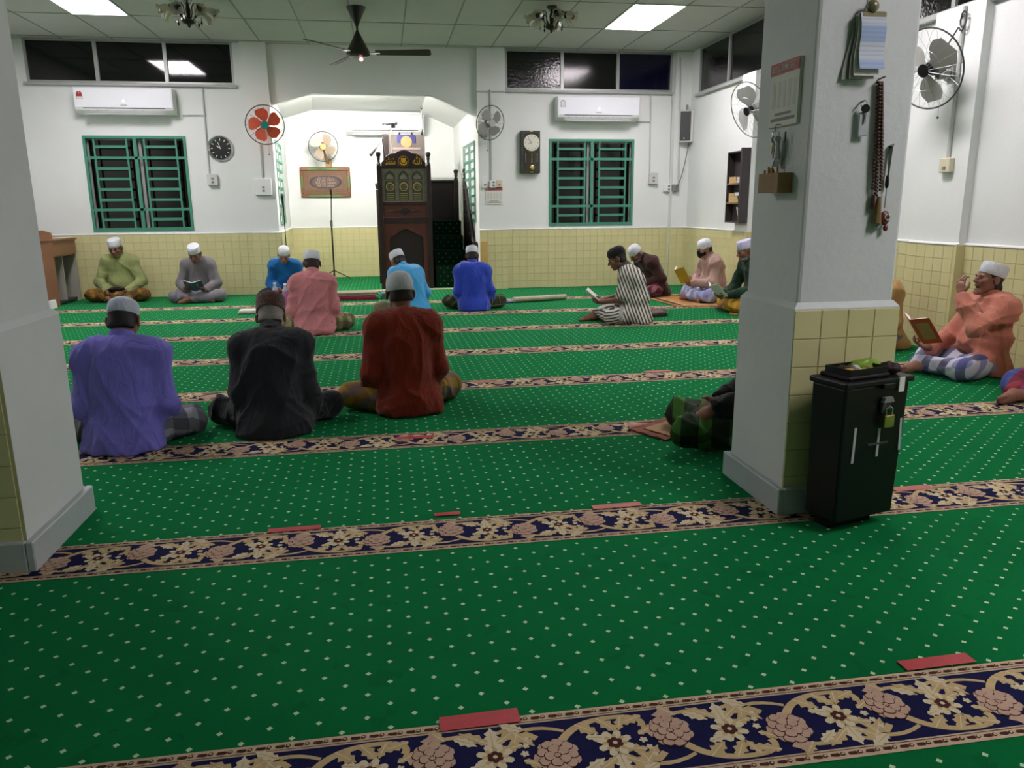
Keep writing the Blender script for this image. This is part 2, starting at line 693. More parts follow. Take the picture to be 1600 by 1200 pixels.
# ---- light panels
LABL = {(3.09, 9.33): 'bright white light panel in the ceiling right of the chandelier', (-3.01, 9.33): 'bright white light panel cut off by the top left corner',
        (3.09, 5.67): 'white ceiling light panel above the right-hand wall fans, out of view', (-3.01, 5.67): 'white ceiling light panel over the left of the hall, out of view',
        (3.09, .79): 'white ceiling light panel beside the right pillar, out of view'}
for (lx, ly), kind in LIGHTS.items():
    t = thing('ceiling_light', LABL[(lx, ly)], 'ceiling light', (lx, ly, ZC), group='square ceiling light panels')
    mb = MB()
    for sx, sy, dx, dy in ((-1, 0, .02, PY), (1, 0, .02, PY), (0, -1, PX, .02), (0, 1, PX, .02)):
        mb.box((sx * (PX / 2 - .01), sy * (PY / 2 - .01), .004), (dx, dy, .02))
    mb.build('light_frame', PLASTIC, t)
    em = mat('panel_glow_' + kind, '#fff5fa', .5, var=0, emit=PANEL_W[kind])
    MB().bb(-PX / 2 + .02, PX / 2 - .02, -PY / 2 + .02, PY / 2 - .02, .003, .009).build('diffuser', em, t)

# ---- floor: carpet with dots, ornamental bands as raised weave
m = bpy.data.materials.new('green_carpet')
t = NT(m)
co = t.coord()
sep = t.node('ShaderNodeSeparateXYZ')
t.link(co, sep.inputs[0])
X, Y = sep.outputs[0], sep.outputs[1]


def dots(ox, oy):
    a = t.math('SUBTRACT', t.math('FRACT', t.math('DIVIDE', t.math('ADD', X, ox + 50 * .11), .11)), .5)
    b = t.math('SUBTRACT', t.math('FRACT', t.math('DIVIDE', t.math('ADD', Y, oy + 60 * .089), .089)), .5)
    return t.math('LESS_THAN', t.math('ADD', t.math('ABSOLUTE', t.math('MULTIPLY', a, .11)), t.math('ABSOLUTE', t.math('MULTIPLY', b, .089))), .0078)


d = t.math('MAXIMUM', dots(-.352 + .055, -1.797 + .0445), dots(-.406 + .055, -1.754 + .0445))
n1 = t.noise(co, 2.2, 4., .6)
n2 = t.noise(co, 420., 2.)
n3 = t.noise(co, 11., 3.)
g = t.mix(n1, lin('#04572a'), lin('#067237'))
g = t.mix(t.math('MULTIPLY', n2, .35), g, lin('#033f1c'))
g = t.mix(t.math('MULTIPLY', t.math('LESS_THAN', n3, .36), .35), g, lin('#034a22'))
t.link(t.mix(d, g, lin('#b9d0ac')), t.b.inputs['Base Color'])
t.b.inputs['Roughness'].default_value = .95
t.b.inputs['Specular IOR Level'].default_value = .04
t.b.inputs['Sheen Weight'].default_value = .22
t.b.inputs['Sheen Roughness'].default_value = .5
t.b.inputs['Sheen Tint'].default_value = (.08, .85, .38, 1)
t.bump(t.math('ADD', n2, t.math('MULTIPLY', n3, .3)), .35, .004)
CARPET = m
floor = struct(MB().bb(XL - .2, XR + .2, YF - .2, YREC + .1, -.06, 0).build('floor', CARPET))

BEIGE = mat('border_beige', '#c4ae92', .95, var=.08, vscale=40, bump=.3, bscale=400, spec=.1)
NAVY = mat('border_navy', '#191a42', .95, var=.12, vscale=40, bump=.3, bscale=400, spec=.1)
GOLDT = mat('border_gold_leaf', '#bda67a', .95, var=.12, vscale=30, bump=.3, bscale=400, spec=.1)
PINKT = mat('border_peony', '#b99c88', .95, var=.10, vscale=40, bump=.3, bscale=400, spec=.1)
BRWN = mat('border_brown', '#4c2a26', .95, var=.12, vscale=40, bump=.3, bscale=400, spec=.1)
CREAM = mat('border_cream', '#cfc3a4', .95, var=.06, vscale=40, bump=.3, bscale=400, spec=.1)


class Band(MB):
    """flat woven shapes, each sheet at its own small height"""
    def sheet(s, poly, z, k):
        s.cur = k
        n = len(poly)
        s.add([(x, y, z) for x, y in poly] , [tuple(range(n))])

    def stroke(s, p0, p1, p2, w0, w1, z, k, n=9):
        P = [(Vector(p0) * (1 - q) ** 2 + Vector(p1) * (2 * q * (1 - q)) + Vector(p2) * q * q) for q in [i / (n - 1) for i in range(n)]]
        s.cur = k
        v, f = [], []
        for i, p in enumerate(P):
            d_ = (P[min(i + 1, n - 1)] - P[max(i - 1, 0)]).normalized()
            nn = Vector((-d_.y, d_.x)) * (w0 + (w1 - w0) * i / (n - 1)) * .5
            v += [(p.x + nn.x, p.y + nn.y, z), (p.x - nn.x, p.y - nn.y, z)]
        for i in range(n - 1):
            f.append((2 * i, 2 * i + 1, 2 * i + 3, 2 * i + 2))
        s.add(v, f)

    def leaf(s, x, y, a, L, W, z, k, lobes=3):
        c, q = math.cos(a), math.sin(a)
        up_, n = [], lobes * 2 + 1
        for i in range(n + 1):
            u_ = i / n
            wv = W * math.sin(math.pi * min(1, u_ * .9 + .08)) * (1.0 if i % 2 else .55)
            up_.append((u_ * L, wv))
        # triangle fan pieces so that concave lobes stay clean
        for sg in (1, -1):
            for i in range(n):
                (u0, v0), (u1, v1) = up_[i], up_[i + 1]
                pl = [(u0, 0), (u1, 0), (u1, v1 * sg), (u0, v0 * sg)]
                s.sheet([(x + px * c - py * q, y + px * q + py * c) for px, py in pl], z, k)

    def flower(s, x, y, r, petals, z, k, ph=0., inner=.55):
        s.cur = k
        n = petals * 4
        v = [(x, y, z)]
        for i in range(n):
            a = 2 * math.pi * i / n + ph
            rr = r * (inner + (1 - inner) * abs(math.sin(petals * (a - ph) / 2)) ** .6)
            v.append((x + rr * math.cos(a), y + rr * math.sin(a), z))
        s.add(v, [(0, 1 + i, 1 + (i + 1) % n) for i in range(n)])


BW = .262                                        # band width
b = Band()
U = .536
nun = 17
L0 = -nun * U / 2
hw = BW / 2
b.sheet([(L0, -hw), (-L0, -hw), (-L0, hw), (L0, hw)], .0015, 0)
b.sheet([(L0, -hw + .032), (-L0, -hw + .032), (-L0, hw - .032), (L0, hw - .032)], .0022, 1)
for sg in (1, -1):
    b.sheet([(L0, sg * (hw - .0265)), (-L0, sg * (hw - .0265)), (-L0, sg * (hw - .025)), (L0, sg * (hw - .025))], .0026, 4)
for i in range(int(nun * U / .041)):
    x = L0 + i * .041
    for sg in (1, -1):
        yy = sg * (hw - .014)
        b.sheet([(x + .003, yy - .0035), (x + .021, yy - .0060), (x + .025, yy - .002), (x + .023, yy + .0035), (x + .005, yy + .0035)], .003, 4)
        b.flower(x + .0315, yy, .0055, 6, .003, 4, inner=.95)
        b.flower(x + .0315, yy, .0032, 6, .0034, 0, inner=.95)
rb = random.Random(3)
for kx in range(nun * 2):
    x = L0 + (kx + .5) * U / 2
    sg = 1 if kx % 2 else -1
    fx = x + U / 4
    G, z0 = 2, .0027
    # scrolling stems and acanthus leaves
    b.stroke((x - .02, sg * .05), (x + .06, sg * .115), (fx, sg * .035), .009, .016, z0, G)
    b.stroke((fx, sg * .03), (fx + .07, sg * .11), (x + U / 2 + .03, sg * .06), .016, .009, z0, G)
    b.stroke((x + .02, -sg * .03), (x + .07, -sg * .10), (fx + .05, -sg * .085), .020, .013, z0, G)
    b.stroke((fx + .05, -sg * .085), (fx + .09, -sg * .07), (fx + .075, -sg * .045), .013, .018, z0, G)
    b.stroke((x - .035, -sg * .045), (x - .09, -sg * .105), (x - .13, -sg * .07), .016, .010, z0, G)
    for li, (lx, ly, la, LL, WW) in enumerate(((fx, sg * .035, sg * 1.57, .058, .018), (fx - .01, sg * .045, sg * 2.5, .07, .016), (fx + .01, sg * .045, sg * .65, .07, .016),
                                 (fx + .05, sg * .072, -sg * .9, .06, .015), (x + .05, sg * .075, -sg * .6, .055, .013), (x + .06, -sg * .075, sg * .7, .055, .018),
                                 (fx - .02, -sg * .088, sg * .95, .06, .016), (fx + .035, -sg * .085, sg * 1.9, .045, .012), (x - .06, -sg * .075, -sg * 2.6, .06, .014),
                                 (x - .075, -sg * .072, sg * 1.9, .045, .012), (x + .03, sg * .07, sg * 2.3, .05, .013), (x - .05, sg * .082, sg * 3.5, .06, .015), (x + .075, -sg * .03, sg * .25, .045, .013), (fx + .06, -sg * .02, -sg * .5, .05, .013), (x - .07, -sg * .03, sg * 2.9, .05, .014))):
        b.leaf(lx, ly, la, LL * 1.08, WW * 1.12, z0 + .0002 + li * .00003, 2 if li % 4 else 5)
        b.stroke((lx, ly), (lx + LL * .4 * math.cos(la), ly + LL * .4 * math.sin(la)), (lx + LL * .8 * math.cos(la), ly + LL * .8 * math.sin(la)), .0034, .0015, z0 + .00066 + li * .00001, 5 if li % 4 else 2, 4)
    # peony: overlapping petals
    py = sg * .018
    b.flower(x, py, .053, 7, z0 + .0009, 3, inner=.72)
    b.leaf(x, py + sg * .03, sg * 1.57, .05, .026, z0 + .00085, 3, 2)
    for ring, rr, cnt in ((0, .033, 9), (1, .017, 5)):
        for q in range(cnt):
            a = 2 * math.pi * (q + .5 * ring) / cnt
            cx, cy = x + rr * math.cos(a), py + rr * 1.25 * math.sin(a)
            b.flower(cx, cy, .0150, 3, z0 + .0011 + ring * .0006, 4, ph=a, inner=.85)
            b.flower(cx + .0008, cy + .001, .0132, 3, z0 + .0014 + ring * .0006, 3, ph=a, inner=.85)
    b.flower(x, py, .009, 5, z0 + .0026, 4)
    b.flower(x, py, .007, 5, z0 + .0029, 3)
    # small eight-petalled flower
    b.flower(fx, 0, .043, 8, z0 + .0009, 5, inner=.6)
    b.flower(fx, 0, .030, 8, z0 + .0012, 2, ph=.3, inner=.4)
    b.flower(fx, 0, .0185, 6, z0 + .0016, 4, inner=.8)
    b.flower(fx, 0, .0055, 6, z0 + .0020, 5, inner=.9)
    # forget-me-not chain
    for q in range(3):
        b.flower(fx + .065 + q * .006, -sg * (.0 - .024 * q) , .010 - q * .0015, 5, z0 + .0009, 5, inner=.6)
band_me = b.mesh('carpet_border', [BEIGE, NAVY, GOLDT, PINKT, BRWN, CREAM])
Y0B = 9.832
for i in range(9):
    link('carpet_border', band_me, floor, (-.08 + (.0 if i % 2 else .14), Y0B - 1.2 * i, 0))
bb_ = Band()
bb_.sheet([(-1.4, -.08), (1.35, -.08), (1.35, .08), (-1.4, .08)], .0018, 0)
for i in range(60):
    bb_.flower(-1.36 + i * .045, .0, .018, 5, .0026, 1 if i % 2 else 4, ph=i)
bb_.build('carpet_border', [BEIGE, NAVY, GOLDT, PINKT, BRWN, CREAM], floor).location = (0, 11.42, 0)

# ------------------------------------------------------------------ pillars
PLAST = mat('pillar_plaster', '#cdd2d1', .7, var=.05, vscale=3, bump=.2, bscale=25)


def pillar(name, x0, x1, y0, y1, front_cols):
    c = struct(MB().bb(x0, x1, y0, y1, 0, ZC).build(name, PLAST, bevel=.012, seg=2))
    # the lower part is plastered a little thicker, with a sloping shoulder
    mb = MB()
    t = .018
    p = [(x0 - t, y0 - t), (x1 + t, y0 - t), (x1 + t, y1 + t), (x0 - t, y1 + t)]
    q = [(x0 - .001, y0 - .001), (x1 + .001, y0 - .001), (x1 + .001, y1 + .001), (x0 - .001, y1 + .001)]
    v = [(a, b_, .0) for a, b_ in p] + [(a, b_, .79) for a, b_ in p] + [(a, b_, .812) for a, b_ in q]
    f = [(i, (i + 1) % 4, 4 + (i + 1) % 4, 4 + i) for i in range(4)] + [(4 + i, 4 + (i + 1) % 4, 8 + (i + 1) % 4, 8 + i) for i in range(4)]
    mb.add(v, f)
    mb.build('pillar_base', PLAST, c)
    T = frame((0, y0 - t, 0), 0)
    tiles(c, x0 - t, x1 + t, .785, 8, T)
    mg = MB()
    mg.bb(x0 - t + .001, x1 + t - .001, y0 - t - .001, y0 - t + .002, 0, .785)
    mg.build('tile_bed', GROUT, c)
    e = t + .026
    sk = [(-1, 0), (1, 0), (0, -1), (0, 1)]
    for sx, sy in sk:
        if sx:
            xx = (x0 - e) if sx < 0 else (x1 + e)
            MB().bb(xx, xx - sx * .026, y0 - e, y1 + e, 0, .105).build('skirting', SKIRT, c, bevel=.004)
        else:
            yy = (y0 - e) if sy < 0 else (y1 + e)
            MB().bb(x0 - e + .026, x1 + e - .026, yy, yy - sy * .026, 0, .105).build('skirting', SKIRT, c, bevel=.004)
    return c


PIL_R = (1.482, 1.866, 2.612, 3.02)
PIL_L = (-1.62, -1.222, 2.612, 3.07)
pillar('wall_pillar_right', *PIL_R, 4)
pillar('wall_pillar_left', *PIL_L, 4)

# ------------------------------------------------------------------ windows
WN = [0]


def win_root(T):
    WN[0] += 1
    o = thing('window_%d' % WN[0])
    struct(o)
    o.matrix_world = T
    return o


def grille_window(T, w_, h_, depth=.13):
    """local x along the wall, z up from the sill, y into the wall"""
    o = win_root(T)
    b_ = .034
    mb = MB()
    for x0, x1, z0, z1 in ((0, b_, 0, h_), (w_ - b_, w_, 0, h_), (b_, w_ - b_, 0, b_ * 1.3), (b_, w_ - b_, h_ - b_, h_)):
        mb.bb(x0, x1, -.015, .02, z0, z1)
    mb.build('grille_frame', GREEN, o)
    for u in (.103, .417, .589, .90):
        MB().bb(u * w_ - .011, u * w_ + .011, -.004, .012, b_, h_ - b_).build('grille_bar', GREEN, o)
    MB().bb(.5 * w_ - .02, .5 * w_ + .02, -.012, .018, b_, h_ - b_).build('grille_mullion', GREEN, o)
    for v in (.227, .77):
        MB().bb(b_, w_ - b_, -.012, .0, h_ * (1 - v) - .018, h_ * (1 - v) + .018).build('grille_bar', GREEN, o)
    for v in (.112, .338, .447, .555, .666, .876):
        for a, c in ((.103, .417), (.589, .90)):
            MB().bb(a * w_ + .009, c * w_ - .009, -.01, .004, h_ * (1 - v) - .017, h_ * (1 - v) + .017).build('grille_bar', GREEN, o)
    mb = MB()
    for x0, x1, z0, z1 in ((0, .035, 0, h_), (w_ - .035, w_, 0, h_), (.035, w_ - .035, 0, .035), (.035, w_ - .035, h_ - .05, h_), (w_ * .46, w_ * .49, .035, h_ - .05), (w_ * .51, w_ * .54, .035, h_ - .05)):
        mb.bb(x0, x1, depth - .04, depth, z0, z1)
    wf = mb.build('window_frame', ALU, o)
    for a, c, gm in ((.035, w_ * .46, GLASS), (w_ * .54, w_ - .035, GLASS), (w_ * .49, w_ * .51, GLASS)):
        MB().bb(a, c, depth - .022, depth - .014, .035, h_ - .05).build('pane', gm, wf)
    # dim furled curtain seen through the left sash
    return o


grille_window(Matrix.Translation((W1[0], YB, W1[2])), W1[1] - W1[0], W1[3] - W1[2])
grille_window(Matrix.Translation((W2[0], YB, W2[2])), W2[1] - W2[0], W2[3] - W2[2])
# recess side windows (surface-set grilles)
aL = math.atan2(YREC - YB, -.14)
grille_window(Matrix.Translation((-1.425, YB + .12, .95)) @ Matrix.Rotation(aL, 4, 'Z'), 1.15, 1.15, .03)
aR = math.atan2(-(YREC - YB), .10)
grille_window(Matrix.Translation((1.305, 12.65, .95)) @ Matrix.Rotation(aR, 4, 'Z'), 1.15, 1.15, .03)


def clerestory(T, w_, h_, mats):
    o = win_root(T)
    n = len(mats)
    mb = MB()
    mb.bb(0, .03, 0, .06, 0, h_)
    mb.bb(w_ - .03, w_, 0, .06, 0, h_)
    mb.bb(.03, w_ - .03, 0, .06, 0, .03)
    mb.bb(.03, w_ - .03, 0, .06, h_ - .025, h_)
    for i in range(1, n):
        mb.bb(w_ * i / n - .022, w_ * i / n + .022, 0, .06, .03, h_ - .025)
    wf = mb.build('window_frame', ALU, o)
    for i, gm in enumerate(mats):
        a = w_ * i / n + (.03 if i == 0 else .022)
        c = w_ * (i + 1) / n - (.03 if i == n - 1 else .022)
        MB().bb(a, c, .025, .035, .03, h_ - .025).build('pane', gm, wf)
    MB().bb(-.03, w_ + .03, -.05, .01, -.035, .0).build('window_sill', GREYP, o, bevel=.006)
    return o


clerestory(Matrix.Translation((CL1[0], YB, CL1[2])), CL1[1] - CL1[0], CL1[3] - CL1[2], [GLASS, GLASS, GLASS])
clerestory(Matrix.Translation((CL2[0], YB, CL2[2])), CL2[1] - CL2[0], CL2[3] - CL2[2], [GLASSO, GLASSG, GLASSB])
TRr = lambda y, z: Matrix.Translation((XR, y, z)) @ Matrix.Rotation(-math.pi / 2, 4, 'Z')
clerestory(TRr(CL3[1], CL3[2]), CL3[1] - CL3[0], CL3[3] - CL3[2], [GLASSO, GLASSG, GLASSB])
clerestory(TRr(CL4[1], CL4[2]), CL4[1] - CL4[0], CL4[3] - CL4[2], [GLASSO, GLASSO, GLASSG])

# ------------------------------------------------------------------ air conditioners


def aircon(name, label, loc, w_=1.19, h_=.33, sticker='red', d_=.21, text=True):
    t = thing(name, label, 'air conditioner', loc, group='wall air conditioners')
    # profile in (y into room negative, z): rounded lower front
    pr = [(0, 0.02), (0, h_), (-d_ * .9, h_), (-d_, h_ - .02), (-d_, .075), (-d_ * .93, .045), (-d_ * .55, .01), (-.05, 0)]
    MB().prism(pr, -w_ / 2, w_ / 2, u=(0, 1, 0), v=(0, 0, 1)).build('casing', PLASTIC, t, bevel=.008, seg=2)
    MB().bb(-w_ / 2 + .012, w_ / 2 - .012, -d_ - .007, -d_ - .0005, .075, h_ - .02).build('front_panel', mat('glossy_white_panel', '#e6e9ee', .12, var=.01), t, bevel=.004)
    s = Vector((0, -.025, 0))
    mb = MB()
    mb.add([(-w_ / 2 + .10, -d_ - .004, .073), (w_ / 2 - .10, -d_ - .004, .073), (w_ / 2 - .10, -d_ * .80, .034), (-w_ / 2 + .10, -d_ * .80, .034),
            (-w_ / 2 + .10, -d_ * .9, .10), (w_ / 2 - .10, -d_ * .9, .10)], [(0, 3, 2, 1), (0, 1, 5, 4), (0, 4, 3), (1, 2, 5), (4, 5, 2, 3)])
    mb.build('air_slot', DARK, t)
    lv = MB().box((0, -d_ * .80, .004), (w_ - .22, .08, .008), rot('X', .12)).build('louvre', PLASTIC, t, bevel=.002)
    for i in range(9):
        MB().box((-w_ / 2 + .16 + i * (w_ - .32) / 8, -d_ * .92, .05), (.004, .012, .02)).build('vane', GREYPL, lv)
    MB().ball((0.0, -d_ - .009, .155), (.012, .003, .014)).build('indicator_light', mat('indicator_glow', '#eef4ff', .4, var=0, emit=2.5), t)
    MB().bb(-.04, .04, -d_ - .009, -d_ - .0068, .103, .111).build('maker_mark', GREYPL, t)
    lx = -w_ / 2 + .075
    arch = [(-.036, 0), (.036, 0), (.036, .06)] + [(.036 * math.cos(a), .06 + .036 * math.sin(a)) for a in [i * math.pi / 8 for i in range(1, 8)]] + [(-.036, .06)]
    if sticker == 'red':
        es = MB().prism(arch, -.009, -.0072, (lx, -d_, .175)).build('energy_sticker', mat('sticker_red', '#a13a3c', .5), t)
        MB().bb(lx - .031, lx + .031, -d_ - .0105, -d_ - .0085, .178, .206).build('sticker_field', PAPER, es)
        MB().prism([(-.006, 0), (.006, 0), (.0, .02)], -.0105, -.009, (lx, -d_, .245)).build('sticker_mark', PAPER, es)
    elif sticker:
        es = MB().prism(arch, -.009, -.0072, (lx, -d_, .175)).build('energy_sticker', mat('sticker_grey', '#8d8f90', .5), t)
        MB().prism([(x * .8, z * .85 + .004) for x, z in arch], -.0105, -.009, (lx, -d_, .175)).build('sticker_field', mat('sticker_pale', '#d0d2d2', .5), es)
    return t


aircon('air_conditioner', 'white air conditioner with red energy sticker above the left window', (-3.21, YB, 2.372))
aircon('air_conditioner', 'white air conditioner with grey sticker above the right window', (3.065, YB, 2.345), sticker='grey')
aircon('air_conditioner', 'white air conditioner on the recess wall behind the pulpit microphone', (.1, YREC, 2.37), w_=1.3, sticker=None)

# ------------------------------------------------------------------ fans


def fan_blade(mb, R, a0, r0=.045, width=.62, pitch=.35, k=7):
    """broad rounded blade in the local plane, thickness 3 mm"""
    top, bot = [], []
    for i in range(k + 1):
        u = i / k
        r = r0 + (R - r0) * u
        hwid = width * (.35 + .65 * math.sin(math.pi * min(1, .18 + .72 * u))) * (1 if u < .93 else .72)
        for sg, L in ((1, top), (-1, bot)):
            a = a0 + sg * hwid * .5 + u * .25
            z = sg * pitch * hwid * r * .35
            L.append(Vector((r * math.cos(a), r * math.sin(a), z)))
    th = Vector((0, 0, .003))
    v = top + bot + [p + th for p in top] + [p + th for p in bot]
    n = k + 1
    f = []
    for i in range(k):
        f += [(i, i + 1, n + i + 1, n + i), (2 * n + i, 3 * n + i, 3 * n + i + 1, 2 * n + i + 1), (i, 2 * n + i, 2 * n + i + 1, i + 1), (n + i, n + i + 1, 3 * n + i + 1, 3 * n + i)]
    f += [(0, n, 3 * n, 2 * n), (k, 2 * n + k, 3 * n + k, n + k)]
    mb.add(v, f)


def wall_fan(label, center, facing, wall_pt, R=.23, blade_m=None, hub_m=None, body_m=None, rim_m=None, nb=3, phase=0., width=1.1, wires=20):
    """center: middle of the guard; facing: direction the fan blows; wall_pt: where the bracket sits"""
    t = thing('wall_fan', label, 'wall fan', wall_pt, group='wall fans')
    W = Vector(wall_pt)
    c = Vector(center) - W
    u, v, d = basis(facing)
    M = Matrix((u, v, d)).transposed()
    M4 = Matrix.Translation(c) @ M.to_4x4()
    for i in range(nb):
        mb = MB()
        mb.T = M4
        fan_blade(mb, R * .86, phase + 2 * math.pi * i / nb, width=width)
        mb.build('blade', blade_m, t, smooth=True)
    mb = MB()
    mb.T = M4
    mb.lathe([(.002, .03), (.03, .028), (.042, .012), (.045, -.02), (.03, -.03)], n=18)
    mb.build('hub', hub_m, t, smooth=True)
    mb = MB()
    mb.T = M4
    mb.lathe([(.02, -.03), (.06, -.05), (.068, -.10), (.06, -.15), (.03, -.17), (.002, -.172)], n=18)
    mb.build('motor', body_m, t, smooth=True)
    mb = MB()
    mb.T = M4
    mb.ring((0, 0, 0), R, .0065, n=48)
    gr_ = mb.build('guard_rim', rim_m, t, smooth=True)
    mb = MB()
    mb.T = M4
    for i in range(wires):
        a = 2 * math.pi * i / wires
        ca, sa = math.cos(a), math.sin(a)
        mb.tube([(.045 * ca, .045 * sa, .055), (R * .6 * ca, R * .6 * sa, .05), (R * .92 * ca, R * .92 * sa, .028), (R * ca, R * sa, 0), (R * .9 * ca, R * .9 * sa, -.03), (R * .5 * ca, R * .5 * sa, -.06), (.055 * ca, .055 * sa, -.06)], .0011, 4)
    mb.ring((0, 0, .053), R * .5, .0011, n=36, k=4)
    mb.build('guard_wires', WIRE, gr_)
    mb = MB()
    mb.T = M4
    mb.lathe([(.002, .058), (.046, .057), (.05, .052), (.046, .049)], n=20)
    mb.build('badge', hub_m, gr_, smooth=True)
    # arm down to the wall plate
    back = c - d * .12
    mb = MB()
    mb.tube([back, back + Vector((0, 0, -.09)), (back + Vector((0, 0, -.12))) * .55, (0, 0, 0)], [.022, .024, .024, .026], 10)
    mb.build('bracket_arm', body_m, t, smooth=True)
    n = Vector((0, -1, 0)) if abs(W.y - YB) < .2 or abs(W.y - YREC) < .2 else Vector((-1, 0, 0))
    mb = MB()
    if n.y:
        mb.bb(-.05, .05, -.03, 0, -.08, .08)
    else:
        mb.bb(-.03, 0, -.05, .05, -.08, .08)
    mb.build('wall_plate', body_m, t, bevel=.008, seg=2)
    mb = MB()
    q = back + Vector((.02, -.02, -.12))
    mb.tube([q, q + Vector((0, 0, -.25))], .0012, 4)
    mb.ball(q + Vector((0, 0, -.26)), .009, 8, 6)
    mb.build('pull_cord', DKGREY, t)
    return t


ORANGE = mat('orange_blade', '#cf4f2a', .4, var=.04)
TEALH = mat('teal_hub', '#16807a', .4, var=.04)
BEIGEB = mat('beige_blade', '#b5a28c', .4, var=.04)
BEIGEH = mat('beige_hub', '#c9a565', .4, var=.04)
GREYB = mat('grey_blade', '#8b8b86', .4, var=.04)
LGREYB = mat('pale_grey_blade', '#a9aaa8', .4, var=.04)
PALE = mat('pale_fan_body', '#c8cac6', .4, var=.04)
c = aty(414, 195, 10.95)
wall_fan('wall fan with five orange blades and teal hub left of the recess', c, (.05, -1, -.12), (c.x - .02, YB - .09, c.z - .03), .245, ORANGE, TEALH, PALE, DWIRE, 5, .35, 1.15)
c = aty(505, 229, 13.55)
wall_fan('beige wall fan above the framed calligraphy in the recess', c, (.05, -1, -.1), (c.x + .05, YREC, c.z - .25), .235, BEIGEB, BEIGEH, mat('tan_fan_body', '#a8834f', .45), DWIRE, 4, .9, 1.15)
c = aty(766, 192, 10.92)
wall_fan('grey wall fan beside the pulpit stairs above the red-headed notice', c, (.5, -1, -.25), (c.x - .05, YB - .09, c.z - .08), .225, GREYB, LGREYB, GREYPL, DWIRE, 4, .5, 1.2)
c = atx(1172, 172, 4.12)
wall_fan('white wall fan on the right wall above the bookshelf', c, (-.95, -.22, -.38), (XR, c.y + .05, c.z + .10), .31, LGREYB, BLACK, PALE, WIRE, 3, 1.4, 1.4)
c = atx(1450, 108, 4.10)
wall_fan('pale wall fan on the right wall next to the pillar', c, (-.95, -.25, -.3), (XR - .07, c.y + .10, c.z + .02), .29, GREYB, BLACK, GREYPL, DWIRE, 3, .4, 1.45)

# ------------------------------------------------------------------ ceiling fan
cf = Vector((-.19, 9.25, ZC))
FANM = mat('ceiling_fan_bronze', '#1e1a15', .35, var=.08)
FBL = mat('ceiling_fan_blade', '#3a372c', .45, var=.08)
t = thing('ceiling_fan', 'dark three-bladed ceiling fan hanging before the recess', 'ceiling fan', cf)
MB().lathe([(.105, 0), (.10, -.015), (.03, -.16), (.012, -.20)], n=20).build('canopy', FANM, t, smooth=True)
MB().cyl((0, 0, -.18), (0, 0, -.28), .012).build('down_rod', FANM, t)
MB().lathe([(.015, -.24), (.03, -.27), (.075, -.36), (.125, -.45), (.13, -.49), (.10, -.505), (.002, -.508)], n=24).build('motor_housing', FANM, t, smooth=True)
MB().ball((.03, -.02, -.535), .02).build('indicator_lamp', mat('pink_indicator', '#ff8a98', .4, var=0, emit=2.0), t)
for a in (8, 128, 248):
    a = -math.radians(a)
    Mz = Matrix.Rotation(a, 4, 'Z')
    mb = MB()
    mb.T = Mz
    mb.prism([(.19, -.055), (.78, -.075), (.80, -.05), (.80, .05), (.78, .075), (.19, .055)], -.004, .004, (0, 0, -.465), (1, 0, 0), (0, .97, -.24))
    bl = mb.build('blade', FBL, t, bevel=.002)
    mb = MB()
    mb.T = Mz
    mb.bb(.10, .24, -.02, .02, -.475, -.462)
    mb.build('blade_iron', CHROME, bl)

# ------------------------------------------------------------------ chandeliers
BRONZE = mat('antique_bronze', '#2c2416', .4, metal=.5, var=.1)
TULIP = mat('tulip_glass', '#cfccba', .2, var=.12, vscale=20, trans=.2)
CRYST = mat('crystal', '#dcdcd6', .05, var=.02, trans=.7)
BEADB = mat('blue_bead', '#20204e', .3)
BEADR = mat('dark_red_bead', '#2c1010', .3)


